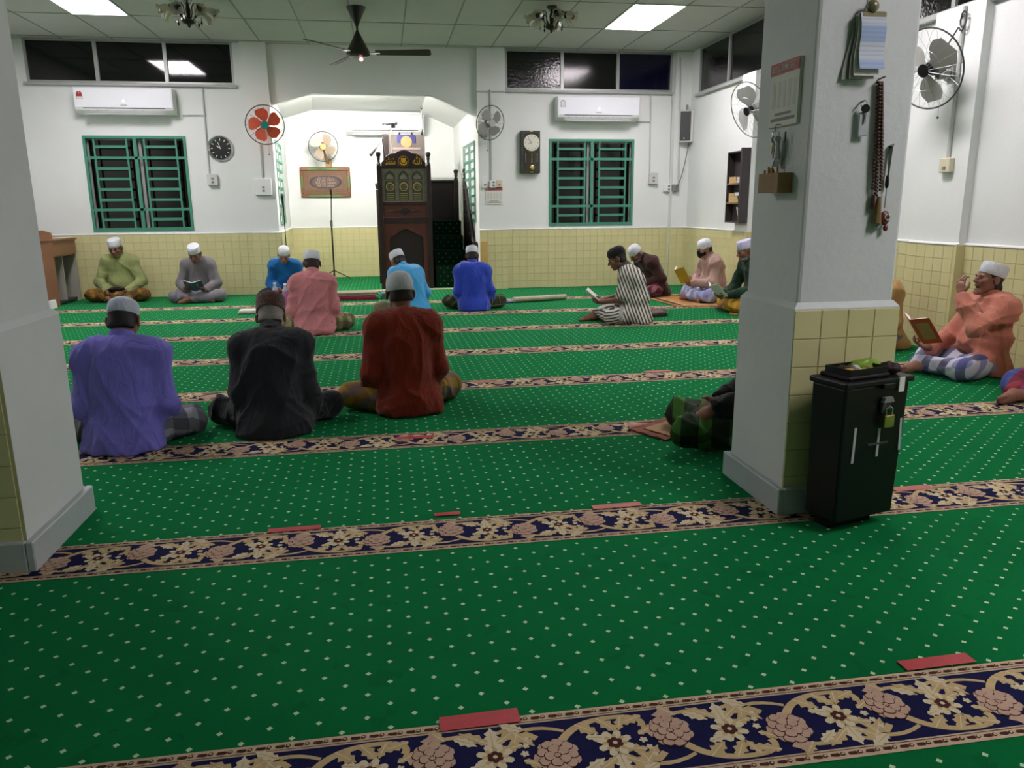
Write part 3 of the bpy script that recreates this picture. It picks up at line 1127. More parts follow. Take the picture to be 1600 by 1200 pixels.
def chandelier(label, loc, zlow, narm, ph):
    t = thing('chandelier', label, 'chandelier', loc, group='flower chandeliers')
    L = ZC - zlow
    MB().lathe([(.06, 0), (.055, -.02), (.012, -.03)], n=16).build('ceiling_rose', BRONZE, t, smooth=True)
    MB().lathe([(.008, -.02), (.010, -L + .24), (.028, -L + .17), (.020, -L + .11), (.03, -L + .085), (.075, -L + .07), (.06, -L + .045), (.02, -L + .03), (.012, -L + .012), (.002, -L)], n=16).build('column', BRONZE, t, smooth=True)
    for i in range(narm):
        a = ph + 2 * math.pi * i / narm
        e = Vector((math.cos(a), math.sin(a), 0))
        zb = -L + .075
        pts = [e * .05 + Vector((0, 0, zb)), e * .085 + Vector((0, 0, zb + .05)), e * .09 + Vector((0, 0, zb + .11)), e * .125 + Vector((0, 0, zb + .14)), e * .165 + Vector((0, 0, zb + .115))]
        arm = MB().tube(pts, .006, 6).build('arm', BRONZE, t, smooth=True)
        ax = (e * .86 + Vector((0, 0, -.5))).normalized()
        MB().lathe([(.008, -.01), (.02, .0), (.024, .02), (.014, .035)], pts[-1], ax, 10).build('lamp_cup', BRONZE, arm, smooth=True)
        # tulip shade with a waved lip
        mb = MB()
        u, v, d_ = basis(ax)
        n = 18
        prof = [(.016, .01), (.034, .03), (.046, .06), (.045, .09), (.062, .125)]
        vv, ff = [], []
        for j, (r, h) in enumerate(prof):
            for k in range(n):
                b_ = 2 * math.pi * k / n
                wv = 1 + (.22 * math.sin(6 * b_) if j == len(prof) - 1 else 0)
                vv.append(pts[-1] + u * (r * wv * math.cos(b_)) + v * (r * wv * math.sin(b_)) + d_ * (h + (.012 * math.cos(6 * b_) if j == len(prof) - 1 else 0)))
        for j in range(len(prof) - 1):
            for k in range(n):
                k2 = (k + 1) % n
                ff.append((j * n + k, j * n + k2, (j + 1) * n + k2, (j + 1) * n + k))
        mb.add(vv, ff)
        mb.build('tulip_shade', TULIP, arm, smooth=True)
        MB().ball(pts[-1] + ax * .10, (.022, .022, .026), 10, 7).build('flower_heart', BEADB if i % 3 == 1 else BEADR, arm, smooth=True)
        dq = e * .125 + Vector((0, 0, zb - .005))
        MB().lathe([(.002, .03), (.004, .0), (.012, -.02), (.002, -.04)], dq, (0, 0, 1), 8).build('crystal_drop', CRYST if i % 2 else BRONZE, arm)
    for i in range(6):
        a = ph + .4 + 2 * math.pi * i / 6
        e = Vector((math.cos(a), math.sin(a), 0))
        p0 = e * .02 + Vector((0, 0, -L + .22))
        p1 = e * .075 + Vector((0, 0, -L + .32))
        mb = MB().tube([p0, p1], .0025, 5)
        mb.ball(p1, (.012, .012, .02), 8, 6)
        mb.build('bud_stem', BRONZE, t, smooth=True)
    return t


p = aty(862, 52, 8.95)
chandelier('bronze chandelier of glass flowers with a blue bead, over the middle right', (p.x, 8.95, ZC), p.z, 7, .25)
p = aty(296, 44, 8.95)
chandelier('bronze chandelier of hanging glass flowers near the top left', (p.x, 8.95, ZC), p.z, 7, .9)

# ------------------------------------------------------------------ clocks
p = aty(345, 232, YB)
t = thing('wall_clock', 'round black wall clock with silver rim right of the left window', 'clock', (p.x, YB, p.z))
MB().lathe([(.165, 0), (.168, .02), (.155, .035), (.14, .028), (.135, .02)], axis=(0, -1, 0), n=36).build('rim', CHROME, t, smooth=True)
dl = MB().lathe([(.14, .012), (.139, .022), (.002, .0225)], axis=(0, -1, 0), n=32).build('dial', mat('clock_black', '#0d0d0d', .3), t)
for i in range(12):
    a = i * math.pi / 6
    MB().box((.112 * math.sin(a), -.0245, .112 * math.cos(a)), (.010, .003, .026), rot('Y', a)).build('hour_mark', PAPER, dl)
for L, a, w_ in ((.062, -1.0, .011), (.09, -.35, .008)):
    MB().box((L * .42 * math.sin(a), -.027, L * .42 * math.cos(a)), (w_, .002, L), rot('Y', a)).build('clock_hand', PAPER, dl)

c0, c1 = aty(812, 205, YB), aty(842, 271, YB)
cw, ch_ = c1.x - c0.x, c0.z - c1.z
CLKW = mat('clock_wood', '#2d2a24', .3, var=.15)
BRASS = mat('brass', '#c9b26a', .2, metal=.9, var=.05)
t = thing('pendulum_clock', 'tall dark wall clock with white dial and brass pendulum', 'clock', ((c0.x + c1.x) / 2, YB, c1.z))
MB().bb(-cw / 2, cw / 2, -.10, 0, 0, ch_).build('case', CLKW, t, bevel=.006)
MB().bb(-cw / 2 + .035, cw / 2 - .025, -.108, -.1005, .03, ch_ - .03).build('glass_front', mat('clock_glass', '#3b382f', .12, var=.1), t)
for z in (.012, ch_ - .012):
    MB().box((.01, -.112, z), (.05, .02, .016)).build('brass_clip', BRASS, t, bevel=.003)
zc = ch_ - .165
dl = MB().lathe([(.112, 0), (.114, .008), (.105, .012), (.002, .012)], (.012, -.108, zc), (0, -1, 0), 32).build('dial', mat('clock_dial', '#d8d6c6', .4), t)
for i in range(12):
    a = i * math.pi / 6
    MB().box((.012 + .092 * math.sin(a), -.1212, zc + .092 * math.cos(a)), (.006, .002, .018), rot('Y', a)).build('hour_mark', CLKW, dl)
for L, a in ((.05, -1.9), (.075, -.75)):
    MB().box((.012 + L * .45 * math.sin(a), -.123, zc + L * .45 * math.cos(a)), (.006, .002, L), rot('Y', a)).build('clock_hand', BLACK, dl)
for i in range(6):
    MB().ball((.012, -.114, zc - .125 - i * .028), (.009, .005, .012), 8, 6).build('pendulum_link', BRASS, t)
MB().lathe([(.034, 0), (.036, .006), (.02, .012), (.002, .008)], (.014, -.110, .075), (0, -1, 0), 18).build('pendulum_bob', BRASS, t, smooth=True)
for sx in (-.075, .09):
    MB().cyl((sx, -.113, ch_ * .26), (sx, -.113, ch_ * .47), .007, n=8).build('chime_tube', CHROME, t)

# ------------------------------------------------------------------ conduits, switch boxes, speaker


def conduit(label, pts, r=.011):
    o = MB().tube([tuple(p_) for p_ in pts], r, 8).build('conduit', CONDUIT, smooth=True)
    tag(o, label, 'conduit pipe', 'surface conduits')
    return o


def swbox(label, c, size, m_=PLASTIC, face='y', knobs=2):
    t = thing('switch_box', label, 'switch box', c)
    sx, sz, d_ = size
    rz = 0 if face == 'y' else -math.pi / 2
    t.rotation_euler = (0, 0, rz)
    bx_ = MB().bb(-sx / 2, sx / 2, -d_, 0, -sz / 2, sz / 2).build('box', m_, t, bevel=.006)
    for i in range(knobs):
        MB().bb(-.012 + .0, .02, -d_ - .006, -d_, -sz * .3 + i * .045, -sz * .3 + i * .045 + .026).build('rocker', GREYPL, bx_)
    return t


yc = YB - .014
a0 = aty(316, 138, yc)
a1 = aty(327, 272, yc)
conduit('grey conduit from the left air conditioner down to its switch', [a0, Vector((a1.x, yc, a1.z))])
a2 = aty(285, 180, yc)
conduit('short grey conduit joining the left air conditioner to the riser', [a2, Vector((a0.x + .02, yc, a2.z))], .008)
swbox('grey isolator switch under the round clock', tuple(aty(333, 281, YB)), (.13, .15, .06), PALE)
MB_ = aty(412, 292, YB - .09)
swbox('white socket box below the orange-bladed fan', (MB_.x, YB - .09, MB_.z), (.22, .22, .06), PLASTIC)
a0, a1 = aty(407, 225, YB - .105), aty(411, 283, YB - .105)
conduit('conduit running down from the orange-bladed fan to the socket box', [a0, (a1.x, YB - .105, a1.z)], .013)
a0, a1 = aty(766, 140, YB - .105), aty(768, 283, YB - .105)
conduit('conduit running behind the grey fan to the sockets above the notice', [a0, (a1.x, YB - .105, a1.z)], .013)
a0, a1 = aty(742, 143, YB - .1), aty(787, 143, YB - .1)
conduit('thin cable trunking above the grey fan', [a0, (a1.x, YB - .1, a1.z)], .010)
q = aty(770, 288, YB - .09)
swbox('white socket above the red-headed notice', (q.x, YB - .09, q.z), (.10, .10, .05))
q = aty(779, 287, YB - .09)
swbox('cream socket above the red-headed notice', (q.x, YB - .09, q.z), (.10, .10, .05), IVORY, knobs=1)
q = aty(757, 285, YB - .09)
swbox('slim white remote control holder beside the pulpit stairs', (q.x, YB - .09, q.z), (.06, .16, .035), PLASTIC, knobs=1)
a0, a1 = aty(1017, 150, yc), aty(1015, 270, yc)
conduit('conduit from the right air conditioner down to its switch', [a0, (a1.x, yc, a1.z)])
a2 = aty(993, 190, yc)
conduit('short conduit joining the right air conditioner to the riser', [a2, (a0.x, yc, a2.z)], .008)
swbox('grey isolator switch right of the right window', tuple(aty(1019, 279, YB)), (.13, .16, .06), PALE)
for xx, lab in ((1047, 'left of the two tall conduits beside the loudspeaker'), (1060, 'right of the two tall conduits beside the loudspeaker')):
    y_ = YB - .155 if xx > 1052 else yc
    a0, a1 = aty(xx + 3, 90 if xx > 1052 else 148, y_), aty(xx, 290, y_)
    conduit(lab, [a0, (a1.x, y_, a1.z)], .012)
swbox('white socket box at the foot of the two tall conduits', tuple(aty(1043, 294, YB)), (.14, .10, .05))
q = aty(1054, 294, YB - .14)
swbox('grey socket with a plug at the end of the loudspeaker cable', (q.x, YB - .14, q.z), (.10, .10, .05), GREYPL)
# loudspeaker in the corner
s0, s1 = aty(1063, 172, YB - .26), aty(1082, 222, YB - .26)
t = thing('loudspeaker', 'slim grey loudspeaker high in the far right corner', 'loudspeaker', ((s0.x + s1.x) / 2, YB - .26, s1.z), rz=-.35)
sh = s0.z - s1.z
MB().bb(-.10, .10, 0, .14, 0, sh).build('cabinet', PALE, t, bevel=.008)
MB().bb(-.088, .06, -.008, -.0005, .02, sh - .015).build('speaker_grille', DKGREY, t, bevel=.003)
MB().ball((-.03, -.01, .05), (.012, .004, .012)).build('badge', CHROME, t)
MB().bb(-.015, .015, .05, .10, sh, sh + .08).build('bracket', GREYPL, t)
a = Vector(((s0.x + s1.x) / 2 + .09, YB - .2, s1.z + .25))
bq = aty(1056, 296, YB - .19)
pts = []
for i in range(13):
    u = i / 12
    pts.append((a.x + (bq.x - a.x) * u ** 1.6, a.y + (bq.y - a.y) * u, a.z + (bq.z - a.z) * u - .12 * math.sin(math.pi * u) * u))
tag(MB().tube(pts, .005, 6).build('speaker_cable', BLACK, smooth=True), 'black cable drooping from the corner loudspeaker to a socket', 'cable')
# right wall conduit and socket by the near fan
a0 = atx(1524, 0, XR - .085)
a1 = atx(1495, 248, XR - .085)
yy = 5.62
conduit('white conduit running down the right wall past the pale fan', [(XR - .085, yy, 2.6), (XR - .085, yy, atx(1495, 248, XR - .085).z)], .014)
swbox('cream switch at the foot of the right wall conduit', (XR - .07, yy, atx(1490, 258, XR - .07).z), (.12, .11, .045), IVORY, face='x', knobs=1)
pts = []
k0 = Vector((XR - .09, 5.60, 2.52))
for i in range(40):
    u = i / 39
    if u < .45:
        a = u / .45 * 4 * math.pi
        pts.append(k0 + Vector((-.01 - .02 * u, .03 * math.cos(a), -.12 * u + .05 * math.sin(a))))
    else:
        v_ = (u - .45) / .55
        pts.append(k0 + Vector((-.02 - .05 * v_, .03 + .24 * v_, -.06 - .34 * v_)))
tag(MB().tube(pts, .006, 6).build('fan_cable', DKGREY, smooth=True), 'looped dark flex hanging above the pale fan by the conduit', 'cable')

# ------------------------------------------------------------------ notices reading BETULKAN SAF !
NRED = mat('notice_red', '#9c3a36', .5, var=.05)
NINK = mat('notice_ink', '#8a8b88', .7, var=.05)


def notice(label, T, w_, h_):
    t = thing('notice_board', label, 'notice')
    t.matrix_world = T
    MB().bb(-w_ / 2, w_ / 2, -.012, 0, 0, h_).build('sheet', PAPER, t)
    hdr = MB().bb(-w_ / 2, w_ / 2, -.0145, -.012, h_ * .82, h_).build('header', NRED, t)
    text_mesh('header_lettering', 'BETULKAN SAF !', h_ * .125, PAPER, hdr, (0, -.0150, h_ * .905), (math.pi / 2, 0, 0), width=w_ * .86)
    for i in range(5):
        MB().bb(-w_ * .4 + i * w_ * .18, -w_ * .4 + i * w_ * .18 + w_ * .10, -.0128, -.012, h_ * .30, h_ * .70).build('figure_column', mat('notice_pale_print', '#c9c9c0', .7), t)
    MB().bb(-w_ * .28, w_ * .28, -.0128, -.012, h_ * .175, h_ * .215).build('print_line', NINK, t)
    MB().bb(-w_ * .42, w_ * .42, -.0128, -.012, h_ * .085, h_ * .135).build('print_line', NINK, t)
    return t


a, b_ = aty(758.5, 293, YB - .09), aty(785, 319, YB - .09)
notice('white notice with a red BETULKAN SAF heading on the far wall', Matrix.Translation(((a.x + b_.x) / 2, YB - .09, b_.z)), b_.x - a.x, a.z - b_.z)
XP = PIL_R[0]
a, b_ = atx(1208, 150, XP), atx(1249, 192, XP)
notice('white notice with a red BETULKAN SAF heading on the pillar side', Matrix.Translation((XP, (a.y + b_.y) / 2, b_.z)) @ Matrix.Rotation(-math.pi / 2, 4, 'Z'), a.y - b_.y, .225)

# ------------------------------------------------------------------ framed calligraphy
a, b_ = aty(468, 261, YREC), aty(549, 308, YREC)
t = thing('framed_calligraphy', 'gilt framed Arabic calligraphy in a dark oval on the recess wall', 'picture', ((a.x + b_.x) / 2, YREC, b_.z))
fw, fh = b_.x - a.x, a.z - b_.z
FR = mat('frame_bronze', '#7a5236', .4, metal=.2, var=.15, vscale=30)
FG = mat('frame_green', '#4f7a3a', .45, var=.1)
for x0, x1, z0, z1 in ((-fw / 2, fw / 2, 0, .06), (-fw / 2, fw / 2, fh - .06, fh), (-fw / 2, -fw / 2 + .06, .06, fh - .06), (fw / 2 - .06, fw / 2, .06, fh - .06)):
    MB().bb(x0, x1, -.04, 0, z0, z1).build('frame_side', FR, t, bevel=.01)
MB().bb(-fw * .33, fw * .25, -.044, -.04, fh - .045, fh - .012).build('green_inlay', FG, t)
MB().bb(-fw * .33, fw * .33, -.044, -.04, .012, .04).build('green_inlay', FG, t)
for sx in (-1, 1):
    MB().box((sx * (fw / 2 - .028), -.042, fh * .5), (.03, .004, fh * .4)).build('green_inlay', FG, t)
MB().bb(-fw / 2 + .06, fw / 2 - .06, -.02, 0, .06, fh - .06).build('mount', mat('mount_brown', '#75583f', .6, var=.15, vscale=25), t)
for i, k in enumerate((.085, .115)):
    mb = MB()
    for x0, x1, z0, z1 in ((-fw / 2 + k, fw / 2 - k, k, k + .008), (-fw / 2 + k, fw / 2 - k, fh - k - .008, fh - k), (-fw / 2 + k, -fw / 2 + k + .008, k, fh - k), (fw / 2 - k - .008, fw / 2 - k, k, fh - k)):
        mb.bb(x0, x1, -.024, -.02, z0, z1)
    mb.build('mount_line', mat('mount_line', '#5f3f30', .6), t)
ov = [(.27 * abs(math.cos(a)) ** .75 * (1 if math.cos(a) > 0 else -1), .105 * math.sin(a)) for a in [i * 2 * math.pi / 40 for i in range(40)]]
MB().prism(ov, -.026, -.02, (0, 0, fh / 2)).build('oval_border', mat('oval_dark', '#2c2a32', .6), t)
MB().prism([(x * .84, z * .86) for x, z in ov], -.029, -.026, (0, 0, fh / 2)).build('oval_field', mat('oval_field', '#5c4741', .6, var=.3, vscale=60), t)
PALEG = mat('calligraphy_pale', '#a58f7c', .5)
for i in range(3):
    text_mesh('calligraphy', '\uFDF2 \uFDFA \uFDF4', .075, PALEG, t, (0, -.030, fh / 2 + .05 - i * .05), (math.pi / 2, 0, 0), width=.34 - .06 * abs(i - 1))

# ------------------------------------------------------------------ pulpit with stairs
PLX, PLY = .325, 11.6
pul = thing('pulpit', 'tall dark carved wooden pulpit with green-carpeted stairs and gold calligraphy', 'pulpit', (PLX, PLY, 0))
HWD = .385                                       # half width of the front
MB().bb(-HWD, -HWD + .03, .03, 1.0, 0, 1.72).build('side_panel', DKWOOD, pul)
MB().bb(HWD - .03, HWD, .03, 1.0, 0, 1.72).build('side_panel', DKWOOD, pul)
MB().bb(-HWD + .03, HWD - .03, .10, .98, .95, .99).build('deck', DKWOOD, pul)
for sx in (-1, 1):
    MB().bb(sx * HWD - sx * .07, sx * HWD, -.03, .05, 0, 1.76).build('corner_post', DKWOOD, pul, bevel=.006)
    MB().lathe([(.028, 0), (.034, .02), (.022, .035), (.018, .07), (.026, .10), (.02, .115), (.034, .14), (.038, .16), (.03, .185), (.002, .19)], (sx * (HWD - .032), .01, 1.76), n=14).build('finial', DKWOOD, pul, smooth=True)
    MB().bb(sx * HWD - sx * .02, sx * HWD + sx * .03, .9, 1.0, 0, 1.42).build('rear_post', DKWOOD, pul)
    MB().lathe([(.02, 0), (.028, .02), (.016, .04), (.026, .08), (.03, .10), (.02, .13), (.002, .135)], (sx * (HWD + .01), .95, 1.42), n=12).build('finial', DKWOOD, pul, smooth=True)
inw = HWD - .07
# lower panel: brown boards around an ogee arch
arch = [(-.245, 0), (-.245, .72), (-.225, .76), (-.15, .79), (-.09, .83), (-.04, .855), (0, .865), (.04, .855), (.09, .83), (.15, .79), (.225, .76), (.245, .72), (.245, 0)]
mb = MB()
mb.prism([(-inw, 0), (-.245, 0), (-.245, .72), (-.225, .76), (-.15, .79), (-.09, .83), (-.04, .855), (0, .865), (0, .95), (-inw, .95)], 0, .03)
mb.prism([(inw, 0), (inw, .95), (0, .95), (0, .865), (.04, .855), (.09, .83), (.15, .79), (.225, .76), (.245, .72), (.245, 0)], 0, .03)
mb.build('arch_surround', MDWOOD, pul)
MB().bb(-.26, .26, .035, .05, 0, .90).build('arch_panel', DKWOOD, pul)
MB().bb(-inw, inw, -.015, .05, .95, 1.035).build('rail', DKWOOD, pul, bevel=.004)
MB().bb(-inw, inw, .0, .04, 1.035, 1.21).build('drawer_panel', MDWOOD, pul)
dm = [(-.26, 0), (-.12, .018), (-.09, .012), (0, .062), (.09, .012), (.12, .018), (.26, 0), (.12, -.018), (.09, -.012), (0, -.062), (-.09, -.012), (-.12, -.018)]
MB().prism(dm, -.012, 0, (0, 0, 1.122)).build('carved_lozenge', DKWOOD, pul, bevel=.003)
MB().bb(-inw, inw, -.015, .05, 1.21, 1.255).build('rail', DKWOOD, pul, bevel=.004)
# screen with three arched panels
SCR = mat('screen_grey_green', '#6b6b55', .5, var=.25, vscale=22)
SCD = mat('screen_dark', '#3a3a2c', .5, var=.3, vscale=40)
SCG = mat('screen_gold', '#a39a5c', .4, metal=.3, var=.15)
MB().bb(-inw, inw, .01, .035, 1.255, 1.72).build('screen_board', SCR, pul)
for i, xx in enumerate((-.205, -.01, .185)):
    pan = MB().prism([(-.07, 0), (.07, 0), (.07, .27), (-.07, .27)], -.008, 0, (xx, .01, 1.275)).build('screen_panel', SCD, pul)
    MB().prism([(-.075, 0), (.075, 0), (.075, .06), (.05, .10), (0, .135), (-.05, .10), (-.075, .06)], -.008, 0, (xx, .01, 1.56)).build('arch_head', SCD, pan)
    MB().prism([(-.055, .012), (.055, .012), (.045, .055), (0, .095), (-.045, .055)], -.012, -.008, (xx, .01, 1.56)).build('arch_field', SCR, pan)
    MB().lathe([(.058, 0), (.06, .003), (.052, .005), (.05, .003)], (xx, .002, 1.465), (0, -1, 0), 20, cap=False).build('medallion_ring', SCG, pan)
    text_mesh('medallion_calligraphy', '\uFDFA', .085, SCG, pan, (xx, -.004, 1.465), (math.pi / 2, 0, 0))
    for k in range(4):
        MB().bb(xx - .055, xx + .055, -.002, .002, 1.29 + k * .026, 1.30 + k * .026).build('script_line', SCG, pan)
# crest with gold calligraphy
crest = [(-inw, 1.72), (inw, 1.72), (inw, 1.80), (.285, 1.83), (.25, 1.885), (.19, 1.925), (.12, 1.93), (.09, 1.955), (.04, 1.972), (0, 1.978),
         (-.04, 1.972), (-.09, 1.955), (-.12, 1.93), (-.19, 1.925), (-.25, 1.885), (-.285, 1.83), (-inw, 1.80)]
MB().prism(crest, -.01, .03).build('crest', DKWOOD, pul, bevel=.004)
text_mesh('gold_calligraphy', '\uFDF4', .13, GOLD, pul, (-.185, -.013, 1.815), (math.pi / 2, 0, 0), .003, width=.14)
text_mesh('gold_calligraphy', '\uFDF2', .13, GOLD, pul, (.195, -.013, 1.815), (math.pi / 2, 0, 0), .003, width=.125)
em = MB().lathe([(.078, 0), (.08, .004), (.070, .006), (.068, .003)], (.0, -.011, 1.815), (0, -1, 0), 28, cap=False).build('emblem_wreath', mat('emblem_bronze', '#6b4a2a', .4, metal=.4, var=.2), pul)
sh_ = [(-.035, .045), (-.012, .037), (0, .045), (.012, .037), (.035, .045), (.035, .0), (.02, -.02), (0, -.03), (-.02, -.02), (-.035, .0)]
MB().prism(sh_, -.018, -.011, (0, 0, 1.822)).build('emblem_shield', GOLD, pul)
cres = [(.055 * math.cos(a), .055 * math.sin(a)) for a in [math.pi + i * math.pi / 12 for i in range(13)]] + [(.046 * math.cos(a), .012 + .046 * math.sin(a)) for a in [2 * math.pi - i * math.pi / 12 for i in range(13)]]
MB().prism(cres, -.020, -.012, (0, 0, 1.815)).build('emblem_crescent', GOLD, pul)
# raised back with a patterned hanging
MB().bb(-.28, .36, .92, .97, .95, 2.26).build('back_board', DKWOOD, pul)
MB().bb(-.28, -.20, .88, .93, 1.4, 2.27).build('back_stile', DKWOOD, pul)
HANG = mat('hanging_cloth', '#6a625c', .8, var=.4, vscale=70)
MB().bb(-.20, .36, .90, .918, 1.7, 2.255).build('hanging', HANG, pul)
MB().bb(-.06, .22, .893, .9, 2.14, 2.262).build('hanging_blue', mat('hanging_blue', '#2a2c66', .8, var=.1), pul)
MB().lathe([(.085, 0), (.085, .006), (.002, .008)], (.08, .895, 2.16), (0, -1, 0), 26).build('hanging_emblem', mat('hanging_gold', '#b58d5c', .6, var=.15), pul)
MB().bb(-.13, .29, .888, .894, 2.045, 2.075).build('hanging_ribbon', mat('hanging_pink', '#a08a84', .7, var=.2), pul)
for xx in (-.02, .17):
    MB().lathe([(.012, 0), (.016, .02), (.008, .04), (.002, .05)], (xx, .94, 2.26), n=10).build('finial', DKWOOD, pul)
# stairs on the right, climbing away from the hall
sx0, sx1 = HWD + .03, HWD + .50
DKG = mat('stair_carpet', '#062412', .95, var=.12, bump=.3, bscale=400, spec=.1)
DOTM = mat('stair_dot', '#5d7a5d', .95, var=.1)
nose = [(.0, .32), (.25, .54), (.50, .75), (.75, .97)]
for i, (yy, zz) in enumerate(nose):
    st = MB().bb(sx0, sx1, yy, yy + (.25 if i < 3 else .6), 0, zz).build('stair_step', DKG, pul, bevel=.01)
    zb = nose[i - 1][1] if i else 0
    mb = MB()
    for a in range(4):
        for k in range(int((zz - zb) / .06)):
            mb.box((sx0 + .07 + a * .11 + (.055 if k % 2 else 0), yy - .001, zb + .05 + k * .06), (.013, .004, .013), rot('Y', .785))
    mb.build('carpet_dots', DOTM, st)
MB().bb(sx0, sx1, 1.30, 1.34, .95, 1.565).build('landing_panel', DKWOOD, pul)
MB().bb(sx0, sx1, 1.28, 1.36, 1.56, 1.60).build('landing_rail', DKWOOD, pul, bevel=.006)
for xx, yy, zz in ((sx1 - .02, 1.26, 1.60), (sx1 + .10, 1.02, 1.60)):
    MB().bb(xx - .035, xx + .035, yy - .035, yy + .035, 0, zz).build('stair_post', DKWOOD, pul, bevel=.006)
    MB().lathe([(.03, 0), (.036, .02), (.02, .04), (.03, .08), (.024, .095), (.038, .12), (.04, .14), (.03, .165), (.002, .17)], (xx, yy, zz), n=14).build('finial', DKWOOD, pul, smooth=True)
# banister: raking panel with a moulded handrail and a low newel
bx = sx1 + .10
mb = MB()
mb.prism([(-.12, 0), (1.0, 0), (1.0, 1.52), (.75, 1.38), (.0, .66), (-.12, .58)], -bx - .018, -bx + .018, u=(0, 1, 0), v=(0, 0, 1))
mb.build('banister_panel', DKWOOD, pul)
MB().tube([(bx, -.15, .60), (bx, .0, .68), (bx, .4, 1.06), (bx, .75, 1.42), (bx, 1.0, 1.58)], .035, 10).build('handrail', DKWOOD, pul, smooth=True)
MB().bb(bx - .045, bx + .045, -.22, -.13, 0, .62).build('newel', DKWOOD, pul, bevel=.008)
MB().lathe([(.05, 0), (.055, .015), (.04, .03), (.045, .05), (.002, .06)], (bx, -.175, .62), n=14).build('newel_cap', DKWOOD, pul, smooth=True)
for i in range(5):
    MB().ball((bx - .03, .15 + i * .17, .78 + i * .165), .03, 10, 7).build('carved_boss', DKWOOD, pul, smooth=True)

pk = aty(757.5, 452, 11.16)
t = MB().bb(pk.x - .055, pk.x + .05, 11.13, 11.155, 0, .69).build('wooden_board', mat('pale_board', '#c2a160', .5, var=.08), bevel=.003)
tag(t, 'narrow tan board standing against the pillar beside the pulpit stairs', 'board')
# silver staff
s0, s1 = aty(660, 214, 12.7), aty(660.5, 164, 12.7)
t = thing('ceremonial_staff', 'slim silver staff rising behind the pulpit', 'staff', (s0.x, 12.72, 0))
MB().lathe([(.012, 0), (.012, s0.z), (.03, s0.z + .02), (.026, s0.z + .15), (.010, s1.z - .06)], n=12).build('shaft', CHROME, t, smooth=True)
MB().ball((0, 0, s1.z - .04), .028, 12, 8).build('knob', CHROME, t, smooth=True)


def microphone(t, c, d, L=.16):
    c, d = Vector(c), Vector(d).normalized()
    MB().lathe([(.010, -L), (.013, -L * .5), (.017, 0), (.019, .01)], c, d, 12).build('handle', BLACK, t, smooth=True)
    MB().ball(c + d * .03, (.025, .025, .025), 12, 8).build('mic_head', DKGREY, t, smooth=True)


mc = aty(612, 193, 11.95)
t = thing('microphone', 'black microphone on a gooseneck above the pulpit', 'microphone', (mc.x, 11.95, 0))
microphone(t, (.03, 0, mc.z), (1, -.1, .05), .17)
MB().bb(-.01, .05, -.025, .025, mc.z - .06, mc.z - .015).build('clip', BLACK, t)
MB().tube([(0.01, 0, mc.z - .05), (-.03, 0, mc.z - .14), (-.02, 0, mc.z - .3), (0, 0, 1.02)], .006, 6).build('gooseneck', GREYPL, t, smooth=True)
q0, q1 = aty(597, 216, 11.56), aty(584, 239, 11.56)
t = thing('boom_microphone', 'small black microphone on a thin boom at the left of the pulpit', 'microphone', (q1.x, 11.55, 0))
MB().tube([(0, 0, q1.z), (q0.x - q1.x, 0, q0.z), (q0.x - q1.x + .03, .2, q0.z - .3), (q0.x - q1.x + .05, .3, 1.02)], .007, 6).build('boom', BLACK, t)
microphone(t, (-.02, 0, q1.z), (-.6, -.2, -.7), .1)
# floor microphone stand in the recess
mt, mbse = aty(517, 299, 13.3), fl(522, 432)
t = thing('microphone_stand', 'thin black microphone stand on the recess carpet before the picture', 'microphone stand', (aty(522, 420, 13.3).x, 13.3, 0))
MB().cyl((0, 0, .03), (0, 0, .95), .013).build('lower_tube', BLACK, t)
MB().cyl((0, 0, .9), (mt.x - t.location.x, 0, mt.z - .05), .008).build('upper_tube', BLACK, t)
MB().cyl((0, 0, .88), (0, 0, .98), .02).build('clutch', DKGREY, t)
for i in range(3):
    a = i * 2.094 + .5
    MB().tube([(0, 0, .16), (.3 * math.cos(a), .3 * math.sin(a), .012)], .008, 6).build('leg', BLACK, t)
microphone(t, (mt.x - t.location.x, -.01, mt.z), (0, -.5, .85), .12)
q = aty(441, 308, 11.85)
t = thing('hanging_microphone', 'black microphone on a stand beside the left recess window', 'microphone', (q.x, 11.85, 0))
microphone(t, (0, 0, q.z), (0.0, -.3, 1), .2)
MB().cyl((0, .05, .01), (0, .05, q.z - .1), .007).build('stand_tube', BLACK, t)
MB().lathe([(.12, 0), (.12, .012), (.02, .02)], (0, .05, 0), n=20).build('stand_base', BLACK, t)

# tube light inside the recess, tucked behind the header
t = thing('tube_light', 'white tube lamp behind the header of the recess', 'lamp', (-.45, YB + .20, 2.745))
MB().bb(-.42, .42, -.03, .03, .0, .05).build('batten', PLASTIC, t)
MB().cyl((-.40, 0, -.015), (.40, 0, -.015), .014, n=10).build('tube', mat('tube_glow', '#fff6f2', .5, var=0, emit=RECESS_W), t)

# ------------------------------------------------------------------ computer desk at the left
DESKW = mat('desk_beech', '#8a5f42', .45, var=.12, vscale=5, bump=.05)
DESKI = mat('desk_inside', '#9c9a8e', .6, var=.06)
t = thing('computer_desk', 'brown wooden desk with open front against the left wall', 'desk', (XL + .03, 10.40, 0))
dw = .56
MB().bb(0, dw, 0, .022, 0, .80).build('side_panel', DESKW, t)
MB().bb(0, dw, .70, .722, 0, .80).build('side_panel', DESKI, t)
MB().bb(0, dw + .03, -.015, .735, .80, .825).build('desk_top', DESKW, t, bevel=.004)
MB().bb(0.02, dw - .02, .022, .70, .60, .616).build('keyboard_shelf', DESKW, t)
MB().bb(0, .02, .022, .70, 0, .80).build('back_panel', DARK, t)
MB().bb(.03, dw - .04, .022, .70, 0.02, .05).build('plinth', DKGREY, t)
MB().bb(.2, dw - .03, .33, .35, 0.05, .60).build('divider', DESKI, t)
